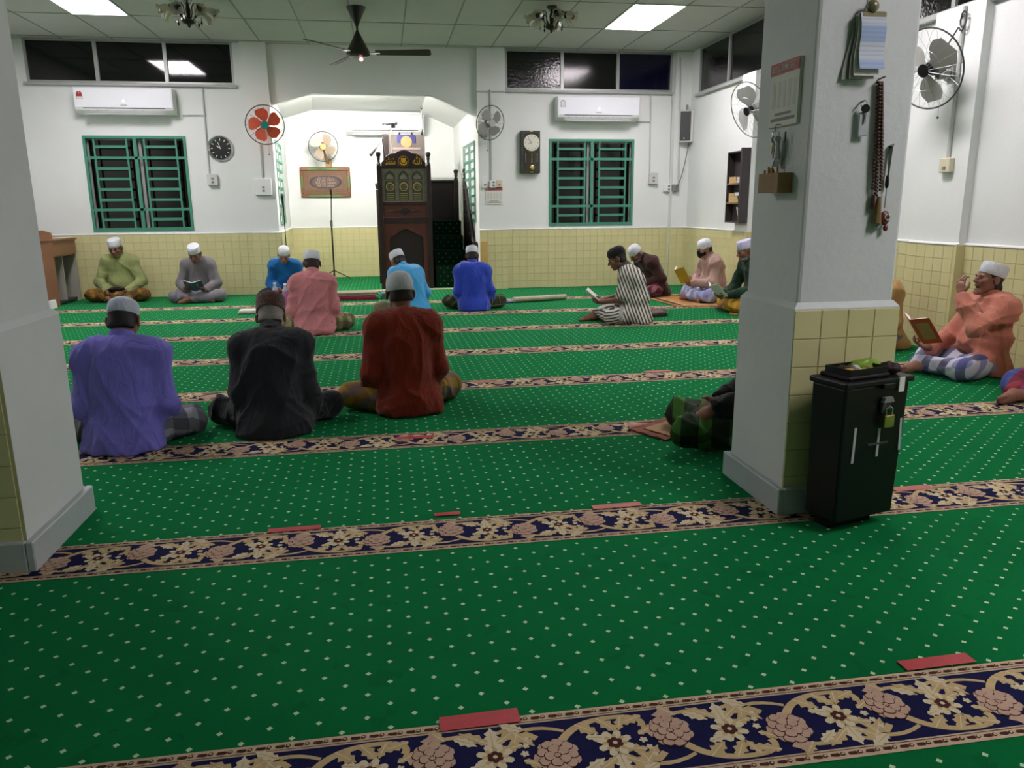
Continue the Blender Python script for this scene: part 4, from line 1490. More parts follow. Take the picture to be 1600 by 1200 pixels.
MB().bb(dw - .03, dw + .01, -.01, .722, .62, .80).build('drawer_front', DESKW, t)
MB().prism([(0, 0), (.30, 0), (.30, .08), (.2, .11), (.1, .10), (0, .16)], 10.415 - 10.4, .045, (dw - .30, 0, .825)).build('shaped_gallery', DESKW, t)
o = MB().bb(XL + .10, XL + .42, 10.42, 10.62, .826, .856).build('document_tray', GREYPL)
tag(o, 'grey flat box lying on the brown desk', 'box')
t = thing('laptop', 'dark open laptop on the desk by the left pillar', 'laptop', (XL + .12, 10.72, .826))
MB().bb(0, .24, 0, .33, 0, .018).build('keyboard_base', DKGREY, t, bevel=.003)
MB().box((-.03, .165, .12), (.012, .33, .23), rot('Y', -.25)).build('screen', BLACK, t)
t = thing('table_bell', 'small pale knob-shaped bell on the desk', 'bell', (XL + .50, 10.50, .826))
MB().lathe([(.04, 0), (.035, .03), (.012, .045), (.026, .075), (.02, .095), (.002, .10)], n=16).build('bell', mat('ivory_knob', '#cfcabb', .4), t, smooth=True)
o = MB().box((XL + .52, 10.86, .83), (.18, .24, .004), rot('X', .01)).build('paper_sheet', PAPER)
tag(o, 'loose white paper sheet on the front edge of the desk', 'paper')
o = MB().add([(XL + .55, 10.14, .0), (XL + .60, 10.14, 0), (XL + .60, 10.30, 0), (XL + .55, 10.30, 0), (XL + .56, 10.14, .10), (XL + .59, 10.14, .10), (XL + .59, 10.30, .10), (XL + .56, 10.30, .10)], [(0, 3, 2, 1), (4, 5, 6, 7), (0, 1, 5, 4), (1, 2, 6, 5), (2, 3, 7, 6), (3, 0, 4, 7)]).build('plastic_wedge', PLASTIC)
tag(o, 'small white plastic wedge on the floor beside the desk', 'wedge')

# ------------------------------------------------------------------ bookshelf on the right wall
SHW = mat('shelf_wenge', '#3a3435', .45, var=.12)
SX0, SY0, SY1, SZ0, SZ1 = XR - .21, 8.98, 9.36, .955, 1.80
t = thing('wall_bookshelf', 'dark brown hanging bookshelf with open compartments on the right wall', 'bookshelf', (XR, SY0, SZ0))
W_, D_, Hh = SY1 - SY0, XR - .10 - SX0, SZ1 - SZ0
mbx = lambda x0, x1, y0, y1, z0, z1: MB().bb(-(XR - SX0) + x0, -(XR - SX0) + x1, y0, y1, z0, z1)
dd = XR - SX0 - .002
mbx(0, .09, 0, .02, 0, Hh + .03).build('side_panel', SHW, t)
mbx(0, dd, -.02, 0, 0, Hh + .03).build('side_panel', SHW, t)
mbx(0, dd, W_ - .018, W_, 0, Hh).build('side_panel', SHW, t)
mbx(0.09, .108, 0.0, W_ - .018, 0, Hh).build('back_panel', SHW, t)
for z in (0, .225, .455, Hh - .018):
    mbx(0.002, .09, 0.02, W_ - .018, z, z + .018).build('shelf_board', mat('shelf_edge', '#7a6347', .5) if 0 < z < Hh - .1 else SHW, t)
TANB = mat('book_tan', '#b9995f', .7)
BLUB = mat('book_blue', '#6f7fb0', .7)
PNKB = mat('book_pink', '#9b8089', .7)
BK = 0


def shelf_book(label, y0, y1, z, h, m_, dx=.0):
    o = thing('book', label, 'book', (SX0 + .012 + dx, y0, z))
    MB().bb(0, .075, 0, y1 - y0, 0, .004).build('cover', m_, o)
    MB().bb(0, .075, 0, y1 - y0, h - .004, h).build('cover', m_, o)
    MB().bb(.003, .072, .004, y1 - y0 - .004, .004, h - .004).build('pages', PAPER if m_ is not TANB else mat('aged_pages', '#c2a878', .8), o)
    return o


z1 = SZ0 + .455 + .018
shelf_book('tan book lying lowest on the upper shelf of the wall bookshelf', SY0 + .14, SY0 + .34, z1, .035, TANB)
shelf_book('second tan book from below on the upper shelf of the bookshelf', SY0 + .15, SY0 + .34, z1 + .035, .04, TANB)
shelf_book('pinkish book at the near end of the upper bookshelf board', SY0 + .03, SY0 + .135, z1, .035, PNKB)
shelf_book('grey-blue book lying on the pinkish book in the bookshelf', SY0 + .03, SY0 + .13, z1 + .035, .035, mat('book_greyblue', '#7f8a92', .7))
z1 = SZ0 + .225 + .018
shelf_book('tan book lying lowest on the middle shelf of the wall bookshelf', SY0 + .06, SY0 + .33, z1, .04, TANB)
shelf_book('tan book in the middle of the pile on the middle shelf', SY0 + .08, SY0 + .33, z1 + .04, .035, TANB)
shelf_book('short tan book on top of the pile on the middle shelf', SY0 + .17, SY0 + .33, z1 + .075, .035, TANB)
shelf_book('white and blue booklet on the tan books of the middle shelf', SY0 + .03, SY0 + .165, z1 + .076, .045, BLUB)
o = MB().box((SX0 + .045, SY0 + .07, SZ0 + .11), (.05, .012, .17), rot('X', -.45)).build('loose_papers', PAPER)
tag(o, 'white papers leaning in the bottom compartment of the bookshelf', 'paper')

# ------------------------------------------------------------------ things hung on the right pillar
FY = PIL_R[2]
# clipboard with bills
g = aty(1363, 10, FY - .03)
t = thing('clipboard_papers', 'bundle of blue and white bills under a round bulldog clip on the pillar', 'papers', (g.x, FY, g.z))
CLIPM = mat('clip_khaki', '#7c775a', .35, metal=.4, var=.1)
MB().lathe([(.020, -.004), (.021, .008), (.012, .018), (.002, .02)], (0, -.03, .0), (0, -1, .2), 18).build('clip_disc', CLIPM, t, smooth=True)
MB().bb(-.038, .055, -.036, -.004, -.045, -.015).build('clip_jaw', CLIPM, t, bevel=.004)


def sheet(x0, x1, ztop, L, y, curl, m_, sway=.0, n=10, th=.0016):
    vt, f = [], []
    for i in range(n + 1):
        u = i / n
        yy = y - curl * (u ** 2) - .004 * math.sin(u * 7)
        xx = sway * u + .003 * math.sin(u * 5)
        for a in (x0, x1):
            vt.append((a + xx, yy, ztop - L * u))
    for i in range(n + 1):
        u = i / n
        yy = y - curl * (u ** 2) - .004 * math.sin(u * 7) + th
        xx = sway * u + .003 * math.sin(u * 5)
        for a in (x0, x1):
            vt.append((a + xx, yy, ztop - L * u))
    k = 2 * (n + 1)
    for i in range(n):
        a = 2 * i
        f += [(a, a + 1, a + 3, a + 2), (k + a, k + a + 2, k + a + 3, k + a + 1), (a, a + 2, k + a + 2, k + a), (a + 1, k + a + 1, k + a + 3, a + 3)]
    f += [(0, k, k + 1, 1), (2 * n, 2 * n + 1, k + 2 * n + 1, k + 2 * n)]
    return MB().add(vt, f)


BILL = bpy.data.materials.new('printed_bill')
tn = NT(BILL)
sp = tn.node('ShaderNodeSeparateXYZ')
tn.link(tn.coord(), sp.inputs[0])
zf = tn.math('FRACT', tn.math('MULTIPLY', sp.outputs[2], 9.))
cc = tn.mix(tn.math('LESS_THAN', zf, .45), lin('#c3cad6'), lin('#9fb4d8'))
cc = tn.mix(tn.math('MULTIPLY', tn.math('LESS_THAN', tn.math('FRACT', tn.math('MULTIPLY', sp.outputs[2], 70.)), .4), .25), cc, lin('#7f8aa6'))
tn.link(cc, tn.b.inputs['Base Color'])
tn.b.inputs['Roughness'].default_value = .75
sheet(-.042, .050, -.02, .180, -.034, .012, BILL, .008).build('bill', BILL, t)
sheet(-.046, .047, -.022, .198, -.026, .006, PAPER, .0).build('paper', PAPER, t)
sheet(-.048, .043, -.024, .205, -.018, .004, PAPER, -.008).build('paper', mat('paper_grey', '#b5b7b0', .8), t)
sheet(-.05, .03, -.03, .20, -.010, .0, PAPER, -.028).build('paper', mat('paper_greygreen', '#8f938c', .8), t)
MB().tube([(0.01, -.02, .01), (.014, -.012, .05), (.016, -.006, .12)], .004, 6).build('hook_strap', DKGREY, t)
# prayer beads: a long string folded over a nail, each bead a ball
g0, g1 = aty(1380, 128, FY - .03), aty(1372, 300, FY - .02)
t = thing('prayer_beads', 'long brown wooden prayer beads with tassel hanging on the pillar', 'prayer beads', (g0.x, FY, g0.z))
BEAD = mat('bead_brown', '#4a2c1e', .35, var=.12)
L = g0.z - g1.z
bead = MB().ball((0, 0, 0), .0058, 8, 6).mesh('bead', BEAD, smooth=True)
nb = int(L / .0122)
for k, (xo, dl) in enumerate(((-.018, .0), (-.009, .02), (0., .035), (.009, .01), (.017, -.03))):
    for i in range(nb + int(dl / .0122)):
        u = i / nb
        o = link('bead', bead, t, (xo * (.45 + .55 * u) + (g1.x - g0.x) * u, -.012 - .006 * (k % 2) - .004 * math.sin(u * 3), -.0122 * i - .0061 * (k % 2)))
MB().lathe([(.007, 0), (.009, -.03), (.007, -.05)], (g1.x - g0.x - .012, -.014, -L - .01), (0, 0, 1), 10).build('spacer', BEAD, t)
MB().lathe([(.007, 0), (.009, -.02), (.012, -.05), (.017, -.095), (.002, -.097)], (g1.x - g0.x + .008, -.016, -L - .015), (0, 0, 1), 10).build('tassel', mat('tassel_khaki', '#7b6640', .9), t)
MB().cyl((.0, 0, .012), (0, -.04, .016), .003, n=6).build('nail', GREYPL, t)
# keys with a plastic tag
g = aty(1350, 166, FY - .02)
t = thing('key_with_tag', 'black-headed key with a clear plastic tag on the pillar', 'key', (g.x, FY, g.z))
MB().cyl((-.004, 0, .014), (-.004, -.03, .018), .003, n=6).build('nail', GREYPL, t)
MB().ring((-.002, -.022, .008), .011, .0014, (0, 1, .2), 16, 5).build('key_ring', CHROME, t)
MB().lathe([(.014, -.004), (.015, .0), (.014, .004)], (.004, -.024, -.008), (.2, 1, 0), 10).build('key_head', BLACK, t)
MB().bb(.002, .008, -.026, -.023, -.055, -.018).build('key_blade', CHROME, t)
MB().bb(-.014, .026, -.02, -.016, -.10, -.02).build('clear_tag', mat('clear_plastic', '#b9bcc0', .2, var=.05), t, bevel=.003)
# lanyard and red keyring
g = aty(1394, 228, FY - .015)
t = thing('lanyard_keyring', 'dark green lanyard with a red round keyring charm on the pillar', 'keyring', (g.x, FY, g.z))
MB().add([(-.008, -.008, 0), (.007, -.008, 0), (.0, -.01, -.10), (-.004, -.01, -.10), (-.008, -.012, 0), (.007, -.012, 0), (.0, -.014, -.10), (-.004, -.014, -.10)], [(0, 1, 2, 3), (4, 7, 6, 5), (0, 4, 5, 1), (1, 5, 6, 2), (2, 6, 7, 3), (3, 7, 4, 0)]).build('strap', mat('strap_green', '#2a3b2c', .8), t)
MB().cyl((0, 0, 0.0), (0, -.02, .003), .005, n=8).build('nail', CHROME, t)
MB().lathe([(.004, -.10), (.006, -.115), (.007, -.135), (.004, -.145)], (-.004, -.012, 0), n=8).build('swivel_clip', BLACK, t)
MB().cyl((-.004, -.012, -.14), (-.004, -.012, -.215), .0014, n=5).build('cord', DKGREY, t)
REDC = mat('charm_red', '#6b2f30', .4, var=.15)
MB().ball((-.003, -.016, -.25), (.020, .010, .026), 14, 9).build('charm', REDC, t, smooth=True)
MB().ring((.001, -.027, -.247), .010, .0018, (0, 1, 0), 16, 5).build('charm_ring', PAPER, t)
MB().box((-.02, -.016, -.27), (.012, .006, .035), rot('Y', .5)).build('spare_key', GREYPL, t)
MB().ball((.004, -.016, -.285), (.010, .007, .012), 10, 7).build('charm_foot', REDC, t, smooth=True)
# hook rail, keys and pen box on the pillar side
XS = PIL_R[0]
g0, g1 = atx(1192, 268, XS - .03), atx(1232, 298, XS - .03)
t = thing('hanging_pen_box', 'small brown wooden box of yellow pencils hanging on the pillar side', 'pen box', (XS, (g0.y + g1.y) / 2, g1.z))
hwy = abs(g0.y - g1.y) * .36
BOXB = mat('box_brown', '#8a6a40', .6, var=.15)
for y0, y1, x0, x1 in ((-hwy, hwy, -.06, -.054), (-hwy, hwy, -.008, -.002), (-hwy, -hwy + .006, -.054, -.008), (hwy - .006, hwy, -.054, -.008)):
    MB().bb(x0, x1, y0, y1, .0, .065).build('box_wall', BOXB, t)
MB().bb(-.06, -.002, -hwy, hwy, -.006, 0).build('box_floor', BOXB, t)
for i in range(6):
    MB().cyl((-.045 + .012 * (i % 2), hwy * .75 - i * hwy * .2, .0), (-.045 + .012 * (i % 2), hwy * .78 - i * hwy * .2, .078 + .006 * (i % 3)), .004, n=6).build('pencil', mat('pencil_yellow', '#b48a2c', .5), t)
for y in (-hwy * .85, hwy * .7):
    MB().cyl((-.03, y, .06), (-.008, y * .6, .16), .0012, n=5).build('string', GREYPL, t)
g = atx(1216, 208, XS - .02)
t = thing('key_bunch', 'bunch of keys with black fobs on a hook on the pillar side', 'keys', (XS, g.y, g.z))
MB().tube([(0, 0, .03), (-.03, 0, .03), (-.035, 0, .015), (-.03, 0, .005)], .002, 6).build('hook', GREYPL, t)
MB().ring((-.03, 0, -.005), .014, .0015, (0, .4, .2), 16, 5).build('key_ring', CHROME, t)
for i, (dy, L_, m_) in enumerate(((.016, .045, BRASS), (.006, .06, GREYPL), (-.008, .055, CHROME), (-.02, .07, GREYPL))):
    MB().lathe([(.011, -.003), (.012, 0), (.011, .003)], (-.03, dy, -.022), (1, .3 * i, 0), 10).build('key_head', BLACK if i < 2 else m_, t)
    MB().box((-.03, dy * 1.4, -.03 - L_ / 2), (.003, .007, L_), rot('X', dy * 8)).build('key_blade', m_, t)
MB().tube([(-.02, -.055, .0), (-.022, -.058, -.035), (-.02, -.045, -.037)], .003, 6).build('spare_hook', DKGREY, t)
sheet(-.02, .02, -.03, .09, -.02, 0, GREYPL).build('clear_wallet', mat('clear_wallet', '#7f847f', .15, var=.1), t).rotation_euler = (0, 0, -math.pi / 2)

# ------------------------------------------------------------------ black collection box in front of the pillar
BX, BY, BA = 1.535, 2.345, .255
t = thing('collection_box', 'black plastic collection box with brass padlock and three white tape strips', 'collection box', (BX, BY, 0), rz=BA)
bw, bd, bh = .305, .155, .545
v = [(.012, .01, .048), (bw - .012, .01, .048), (bw - .012, bd, .048), (.012, bd, .048), (0, 0, bh), (bw, 0, bh), (bw, bd, bh), (0, bd, bh)]
MB().add(v, [(0, 3, 2, 1), (4, 5, 6, 7), (0, 1, 5, 4), (1, 2, 6, 5), (2, 3, 7, 6), (3, 0, 4, 7)]).build('body', BLACK, t, bevel=.008, seg=2)
lid = MB().bb(-.012, bw + .012, -.012, bd + .005, bh, bh + .022).build('lid', BLACK, t, bevel=.006, seg=2)
MB().bb(.02, bw * .72, .012, bd - .01, bh + .022, bh + .036).build('lid_step', BLACK, lid, bevel=.004)
MB().bb(.05, bw - .05, .07, bd - .01, 0, .05).build('plinth', BLACK, t)
MB().bb(.155, .215, -.020, -.001, bh - .012, bh + .006).build('lid_catch', BLACK, lid, bevel=.003)
hs_ = MB().bb(.165, .21, -.014, -.0005, bh - .10, bh - .045).build('hasp', DKGREY, t, bevel=.003)
MB().prism([(-.026, 0), (.026, 0), (.018, .018), (-.018, .018)], -.02, -.005, (.188, 0, bh - .062)).build('hasp_flap', GREYPL, hs_)
pd_ = MB().bb(.166, .212, -.030, -.014, bh - .152, bh - .105).build('padlock', BRASS, t, bevel=.004, seg=2)
MB().tube([(.174, -.022, bh - .106), (.174, -.022, bh - .085), (.189, -.022, bh - .075), (.204, -.022, bh - .085), (.204, -.022, bh - .106)], .004, 6).build('shackle', CHROME, pd_)
TAPEW = mat('white_tape', '#a9adb0', .5, var=.08)
for x, z0, z1_, sl in ((.062, .27, .40, .02), (.178, .28, .385, .01), (.285, .29, .41, -.05)):
    MB().box((x, .0018 + .006 * (1 - (z0 + z1_) / 2 / bh), (z0 + z1_) / 2), (.011, .006, z1_ - z0), rot('Y', sl)).build('tape_strip', TAPEW, t)
MB().bb(.13, .225, .0005, .006, .325, .332).build('coin_slot_mark', DKGREY, t)
MB().bb(.236, .262, -.0145, -.011, bh - .03, bh + .022).build('white_tag', PAPER, lid)
zt = bh + .036
ca, sa = math.cos(BA), math.sin(BA)


def onbox(x, y, z=0.):
    return (BX + ca * x - sa * y, BY + sa * x + ca * y, zt + z)


tr = thing('oddments_tray', 'black tray with white lining holding oddments on the collection box', 'tray', onbox(.125, .078, .0005), rz=BA)
MB().bb(-.085, .085, -.055, .055, 0, .004).build('tray_floor', PAPER, tr)
for x0, x1, y0, y1 in ((-.088, .088, -.058, -.054), (-.088, .088, .054, .058), (-.088, -.084, -.054, .054), (.084, .088, -.054, .054)):
    MB().bb(x0, x1, y0, y1, 0, .022).build('tray_wall', BLACK, tr)
for i, (x, y, s_, hx, lb) in enumerate(((-.05, -.01, (.05, .018, .012), '#b98f3a', 'brass-coloured clasp at the left of the oddments tray'), (.0, -.03, (.045, .016, .012), '#d9b23a', 'shiny golden clip in the middle of the oddments tray'),
                                       (.02, .02, (.04, .022, .012), '#c9cbd0', 'white eraser-like block in the oddments tray'), (.05, -.02, (.05, .02, .01), '#8c6a55', 'brown strap end at the right of the oddments tray'), (-.02, .03, (.05, .02, .012), '#4a3a34', 'dark case at the back of the oddments tray'))):
    o = MB().box((0, 0, s_[2] / 2), s_).build('oddment', mat('oddment_%d' % i, hx, .35, metal=.4 if i < 2 else 0), bevel=.004)
    o.location = onbox(.125 + x, .078 + y, .005)
    o.rotation_euler = (0, 0, BA + i * .5)
    tag(o, lb, 'oddment', 'oddments in the tray')


def lump(name, label, cat, loc, size, m_, seed=1, amp=.25, rz=0.):
    """crumpled cloth or bag: a noisy flattened ball resting on its base"""
    mb = MB().ball((0, 0, 0), 1., 20, 12)
    rr = random.Random(seed)
    ks = [(Vector((rr.uniform(-1, 1), rr.uniform(-1, 1), rr.uniform(-1, 1))) * rr.uniform(2, 7), rr.uniform(0, 6)) for _ in range(6)]
    vv = []
    for p_ in mb.v:
        p_ = Vector(p_)
        d_ = 1 + amp * sum(math.sin(k.dot(p_) + f_) for k, f_ in ks) / 4
        q_ = p_ * d_
        vv.append((q_.x * size[0] / 2, q_.y * size[1] / 2, max(-.0, (q_.z * .5 + .42)) * size[2]))
    mb.v = vv
    o = mb.build(name, m_, smooth=True)
    o.location = loc
    o.rotation_euler = (0, 0, rz)
    return tag(o, label, cat)


lump('plastic_bag', 'lime green plastic bag lying behind the tray on the collection box', 'bag', onbox(.215, .115, -.012), (.13, .07, .05), mat('lime_bag', '#7ba02a', .35, var=.12), 4)
lump('cloth_pouch', 'small black and red pouch at the right of the collection box lid', 'pouch', onbox(.262, .05, -.013), (.07, .06, .045), mat('pouch_blackred', '#2a1012', .7, var=.5, vscale=30), 5)

# ------------------------------------------------------------------ red tape marks on the carpet
TAPE = mat('red_tape', '#b23a40', .5, var=.08, vscale=30, bump=.15, bscale=60)
TAPEP = mat('faded_red_tape', '#b8655c', .6, var=.1, vscale=30, bump=.1)
tapes = [(.17, 1.562, .185, .05, 0, 'red tape on the nearest carpet border, left of the middle'), (1.365, 1.588, .2, .042, 0, 'red tape on the nearest carpet border, at the right'),
         (-.375, 2.768, .19, .035, 0, 'red tape on the second carpet border near the left pillar'), (2.13, 2.735, .17, .045, 1, 'faded red tape right of the collection box'),
         (.865, 2.772, .2, .04, 1, 'faded red tape on the second border before the right pillar'), (.195, 2.81, .1, .03, 0, 'short red tape stub on the second carpet border'),
         (.115, 3.865, .19, .045, 0, 'red tape on the border below the orange-shirted man'), (1.34, 3.875, .17, .04, 1, 'faded tape on the border beside the plaid knee'),
         (.63, 5.085, .15, .04, 1, 'faded tape on the border right of the orange-shirted man'), (1.9, 5.19, .2, .04, 1, 'faded tape on the border behind the hidden man'),
         (1.72, 3.87, .1, .045, 0, 'short red tape behind the green plaid knee'), (1.24, 6.2, .14, .035, 1, 'faded tape on the fifth carpet border in the middle')]
for x, y, L_, W_, k, lb in tapes:
    o = MB().bb(-L_ / 2, L_ / 2, -W_ / 2, W_ / 2, .0042, .0050).build('floor_tape', TAPEP if k else TAPE)
    o.location = (x, y, 0)
    o.rotation_euler = (0, 0, .02)
    tag(o, lb, 'tape', 'red tape marks on the carpet')

# ------------------------------------------------------------------ mats and cloths on the carpet


def mat_flat(name, label, pts, m_, z=.006, th=.006, stripe=None, cat='prayer mat'):
    """flat mat from four floor corners (near-left, near-right, far-right, far-left)"""
    P = [Vector((p_[0], p_[1], 0)) for p_ in pts]
    t = thing(name, label, cat, P[0])
    rr = random.Random(len(label))
    n = 10

    def at_(u, v):
        return (P[0] * (1 - u) + P[1] * u) * (1 - v) + (P[3] * (1 - u) + P[2] * u) * v - P[0]
    top, f = [], []
    for j in range(n + 1):
        for i in range(n + 1):
            q_ = at_(i / n, j / n)
            top.append((q_.x, q_.y, z + th + .003 * math.sin(i * 1.7 + j * .8 + rr.random())))
    N = (n + 1) ** 2
    bot = [(x, y, z) for x, y, _ in top]
    for j in range(n):
        for i in range(n):
            a = j * (n + 1) + i
            f.append((a, a + 1, a + n + 2, a + n + 1))
            f.append((N + a, N + a + n + 1, N + a + n + 2, N + a + 1))
    for i in range(n):
        f.append((i, N + i, N + i + 1, i + 1))
        a = n * (n + 1) + i
        f.append((a, a + 1, N + a + 1, N + a))
        a, b2 = i * (n + 1), (i + 1) * (n + 1)
        f.append((a, b2, N + b2, N + a))
        a, b2 = a + n, b2 + n
        f.append((a, N + a, N + b2, b2))
    MB().add(top + bot, f).build('mat_cloth', m_, t, smooth=True)
    if stripe:
        for v0, v1, u0, u1, sm in stripe:
            q_ = [at_(u0, v0), at_(u1, v0), at_(u1, v1), at_(u0, v1)]
            MB().add([(a.x, a.y, z + th + .004) for a in q_] + [(a.x, a.y, z + th + .0065) for a in q_], [(0, 3, 2, 1), (4, 5, 6, 7), (0, 1, 5, 4), (1, 2, 6, 5), (2, 3, 7, 6), (3, 0, 4, 7)]).build('woven_border', sm, t)
    return t


OMAT = cloth('orange_mat', '#b07a35', var=.2)
BRM = cloth('brown_mat_border', '#3a2416')
mat_flat('prayer_mat', 'orange prayer mat with dark border under the masked man', [tuple(fl(1060, 480))[:2], (4.2, 8.45), (4.25, 9.7), tuple(fl(998, 463))[:2]], OMAT,
         stripe=[(.05, .95, .05, .09, BRM), (.05, .95, .12, .135, CREAM), (.10, .13, .1, .9, CREAM), (.86, .9, .1, .9, BRM)])
YMAT = cloth('yellow_mat', '#c79a2c', var=.2)
mat_flat('prayer_mat', 'yellow patterned prayer mat under the dark green-shirted man', [tuple(fl(1140, 492))[:2], (4.35, 7.35), (4.35, 8.25), tuple(fl(1142, 482))[:2]], YMAT)
MAROON = cloth('maroon_mat', '#7c2a35')
q = [tuple(fl(*p_))[:2] for p_ in ((982, 673), (1040, 690), (1100, 668), (1042, 655))]
mat_flat('prayer_mat', 'crumpled red-brown prayer mat before the green plaid knee', q, cloth('redbrown_mat', '#8a4a36', var=.3), stripe=[(.15, .85, .25, .95, cloth('tan_mat', '#a8835c', var=.15))])
q = [tuple(fl(*p_))[:2] for p_ in ((1018, 497), (1043, 494), (1040, 486), (1015, 488))]
mat_flat('folded_pouch', 'small dark flat bag lying behind the striped robe', q, cloth('dark_bag', '#26221f'), th=.03, stripe=[(.1, .75, .08, .75, cloth('brown_bag', '#5f4a40'))], cat='bag')


def folded(name, label, cat, c, size, rz, m_, layers=2):
    t = thing(name, label, cat, (c[0], c[1], 0), rz=rz)
    L_, W_, H_ = size
    h = H_ / layers
    for i in range(layers):
        pr = [(-W_ / 2, 0), (W_ / 2, 0), (W_ / 2 - .005, h * .9), (0, h * 1.0), (-W_ / 2 + .01, h * .92)]
        MB().prism([(a, b2) for a, b2 in pr], -L_ / 2 + i * .01, L_ / 2 - i * .012, (0, 0, .006 + i * h), (0, 1, 0), (0, 0, 1)).build('cloth_layer', m_, t, bevel=.004)
    return t


a, b_ = fl(372, 491), fl(505, 488)
folded('folded_cloth', 'white folded cloth on the carpet left of the pink-shirted man', 'cloth', ((a.x + b_.x) / 2, a.y + .06), (b_.x - a.x, .16, .04), .0, cloth('white_cloth', '#d3d3c4'))
a = (fl(530, 470) + fl(588, 466)) / 2
folded('folded_mat', 'dark red folded mat at the bottom of the pile behind the pink-shirted man', 'folded mat', (a.x - .12, a.y), (.72, .26, .05), .03, MAROON)
o = folded('folded_mat', 'grey and tan folded mat on top of the red one', 'folded mat', (a.x - .10, a.y + .03), (.74, .28, .045), .06, cloth('grey_tan_mat', '#8f8672', var=.2), 2)
o.location.z = .055
for ch in (folded('folded_mat', 'teal-edged folded mat at the right end of the pile', 'folded mat', (a.x + .39, a.y + .12), (.20, .26, .07), .1, cloth('teal_mat', '#3d6f72')),):
    pass
a, b_ = fl(803, 474), fl(885, 469)
t = thing('rolled_mat', 'cream rolled mat with a blue edge on the carpet before the far wall', 'rolled mat', (a.x, a.y + .05, .006), rz=math.atan2(b_.y - a.y, b_.x - a.x))
Lr = (b_ - a).length
mb = MB()
mb.lathe([(.005, 0), (.036, .0), (.037, .01), (.037, Lr - .01), (.036, Lr), (.005, Lr)], (0, 0, .034), (1, 0, 0), 16, sy=.9, sx=1.)
mb.build('roll', cloth('cream_roll', '#b5b096', var=.12), t, smooth=True)
MB().bb(.02, Lr - .1, .02, .10, 0, .008).build('loose_edge', cloth('cream_roll', '#b5b096'), t)
MB().bb(-.10, .07, -.02, .13, 0, .010).build('blue_flap', cloth('blue_flap', '#3d5f9c', var=.2), t, bevel=.003)
MB().bb(-.06, .05, .0, .06, .010, .03).build('white_tuft', cloth('white_tuft', '#c5cdd4'), t, bevel=.006)
o = lump('red_cloth', 'small red cloth peeping out left of the blue-shirted man', 'cloth', fl(703, 470) + Vector((0, 0, .004)), (.14, .12, .06), cloth('red_cloth', '#a83028'), 9)

# ------------------------------------------------------------------ pink drink bottles
PINKD = mat('pink_syrup', '#c77fb4', .15, var=.08, trans=.35)
BCAP = mat('bottle_cap', '#dfe3ea', .35)
BPET = mat('clear_pet', '#d8dbe6', .08, trans=.6, var=.02)
bot = thing('drink_bottle', 'pink drink bottle left of the three by the pink-shirted man', 'bottle', tuple(fl(432, 481)), group='pink drink bottles')
MB().lathe([(.036, 0), (.042, .01), (.042, .08), (.039, .10), (.042, .12), (.042, .19), (.036, .22)], n=18).build('liquid', PINKD, bot, smooth=True)
MB().lathe([(.0365, .2202), (.03, .24), (.016, .265), (.014, .285)], n=18).build('neck', BPET, bot, smooth=True)
MB().lathe([(.017, .285), (.017, .305), (.002, .306)], n=14).build('screw_cap', BCAP, bot)
for p_, lb in (((448, 483), 'pink drink bottle in the middle of the three'), ((460, 480), 'pink drink bottle half hidden by the pink-shirted man')):
    c_ = copy_tree(bot)
    c_.location = tuple(fl(*p_))
    c_['label'] = lb

# ------------------------------------------------------------------ people: smooth implicit bodies, meshed with surface nets
F32 = np.float32


def vec(*a):
    return np.array(a, F32)


def cone(a, b, ra, rb=None, k=None):
    return ('c', np.asarray(a, F32), np.asarray(b, F32), ra, ra if rb is None else rb, k)


def ell(c, r, R=None, k=None):
    return ('e', np.asarray(c, F32), np.asarray(r, F32), None if R is None else np.asarray(R, F32), k)


def evalp(p, P):
    if p[0] == 'c':
        a, b, ra, rb = p[1:5]
        ab = b - a
        L2 = float(ab @ ab) + 1e-9
        t = np.clip(((P - a) @ ab) / L2, 0, 1)
        d = P - a - t[..., None] * ab
        return np.sqrt(np.einsum('...i,...i', d, d)) - (ra + (rb - ra) * t)
    c, r, R = p[1:4]
    q = P - c
    if R is not None:
        q = q @ R
    k0 = np.sqrt((((q / r) ** 2).sum(-1)))
    k1 = np.sqrt((((q / (r * r)) ** 2).sum(-1))) + 1e-6
    return np.where(k0 < .02, -r.min(), k0 * (k0 - 1) / k1)


def bounds(p):
    if p[0] == 'c':
        m_ = max(p[3], p[4])
        return np.minimum(p[1], p[2]) - m_, np.maximum(p[1], p[2]) + m_
    m_ = p[2].max() if p[3] is not None else p[2]
    return p[1] - m_, p[1] + m_


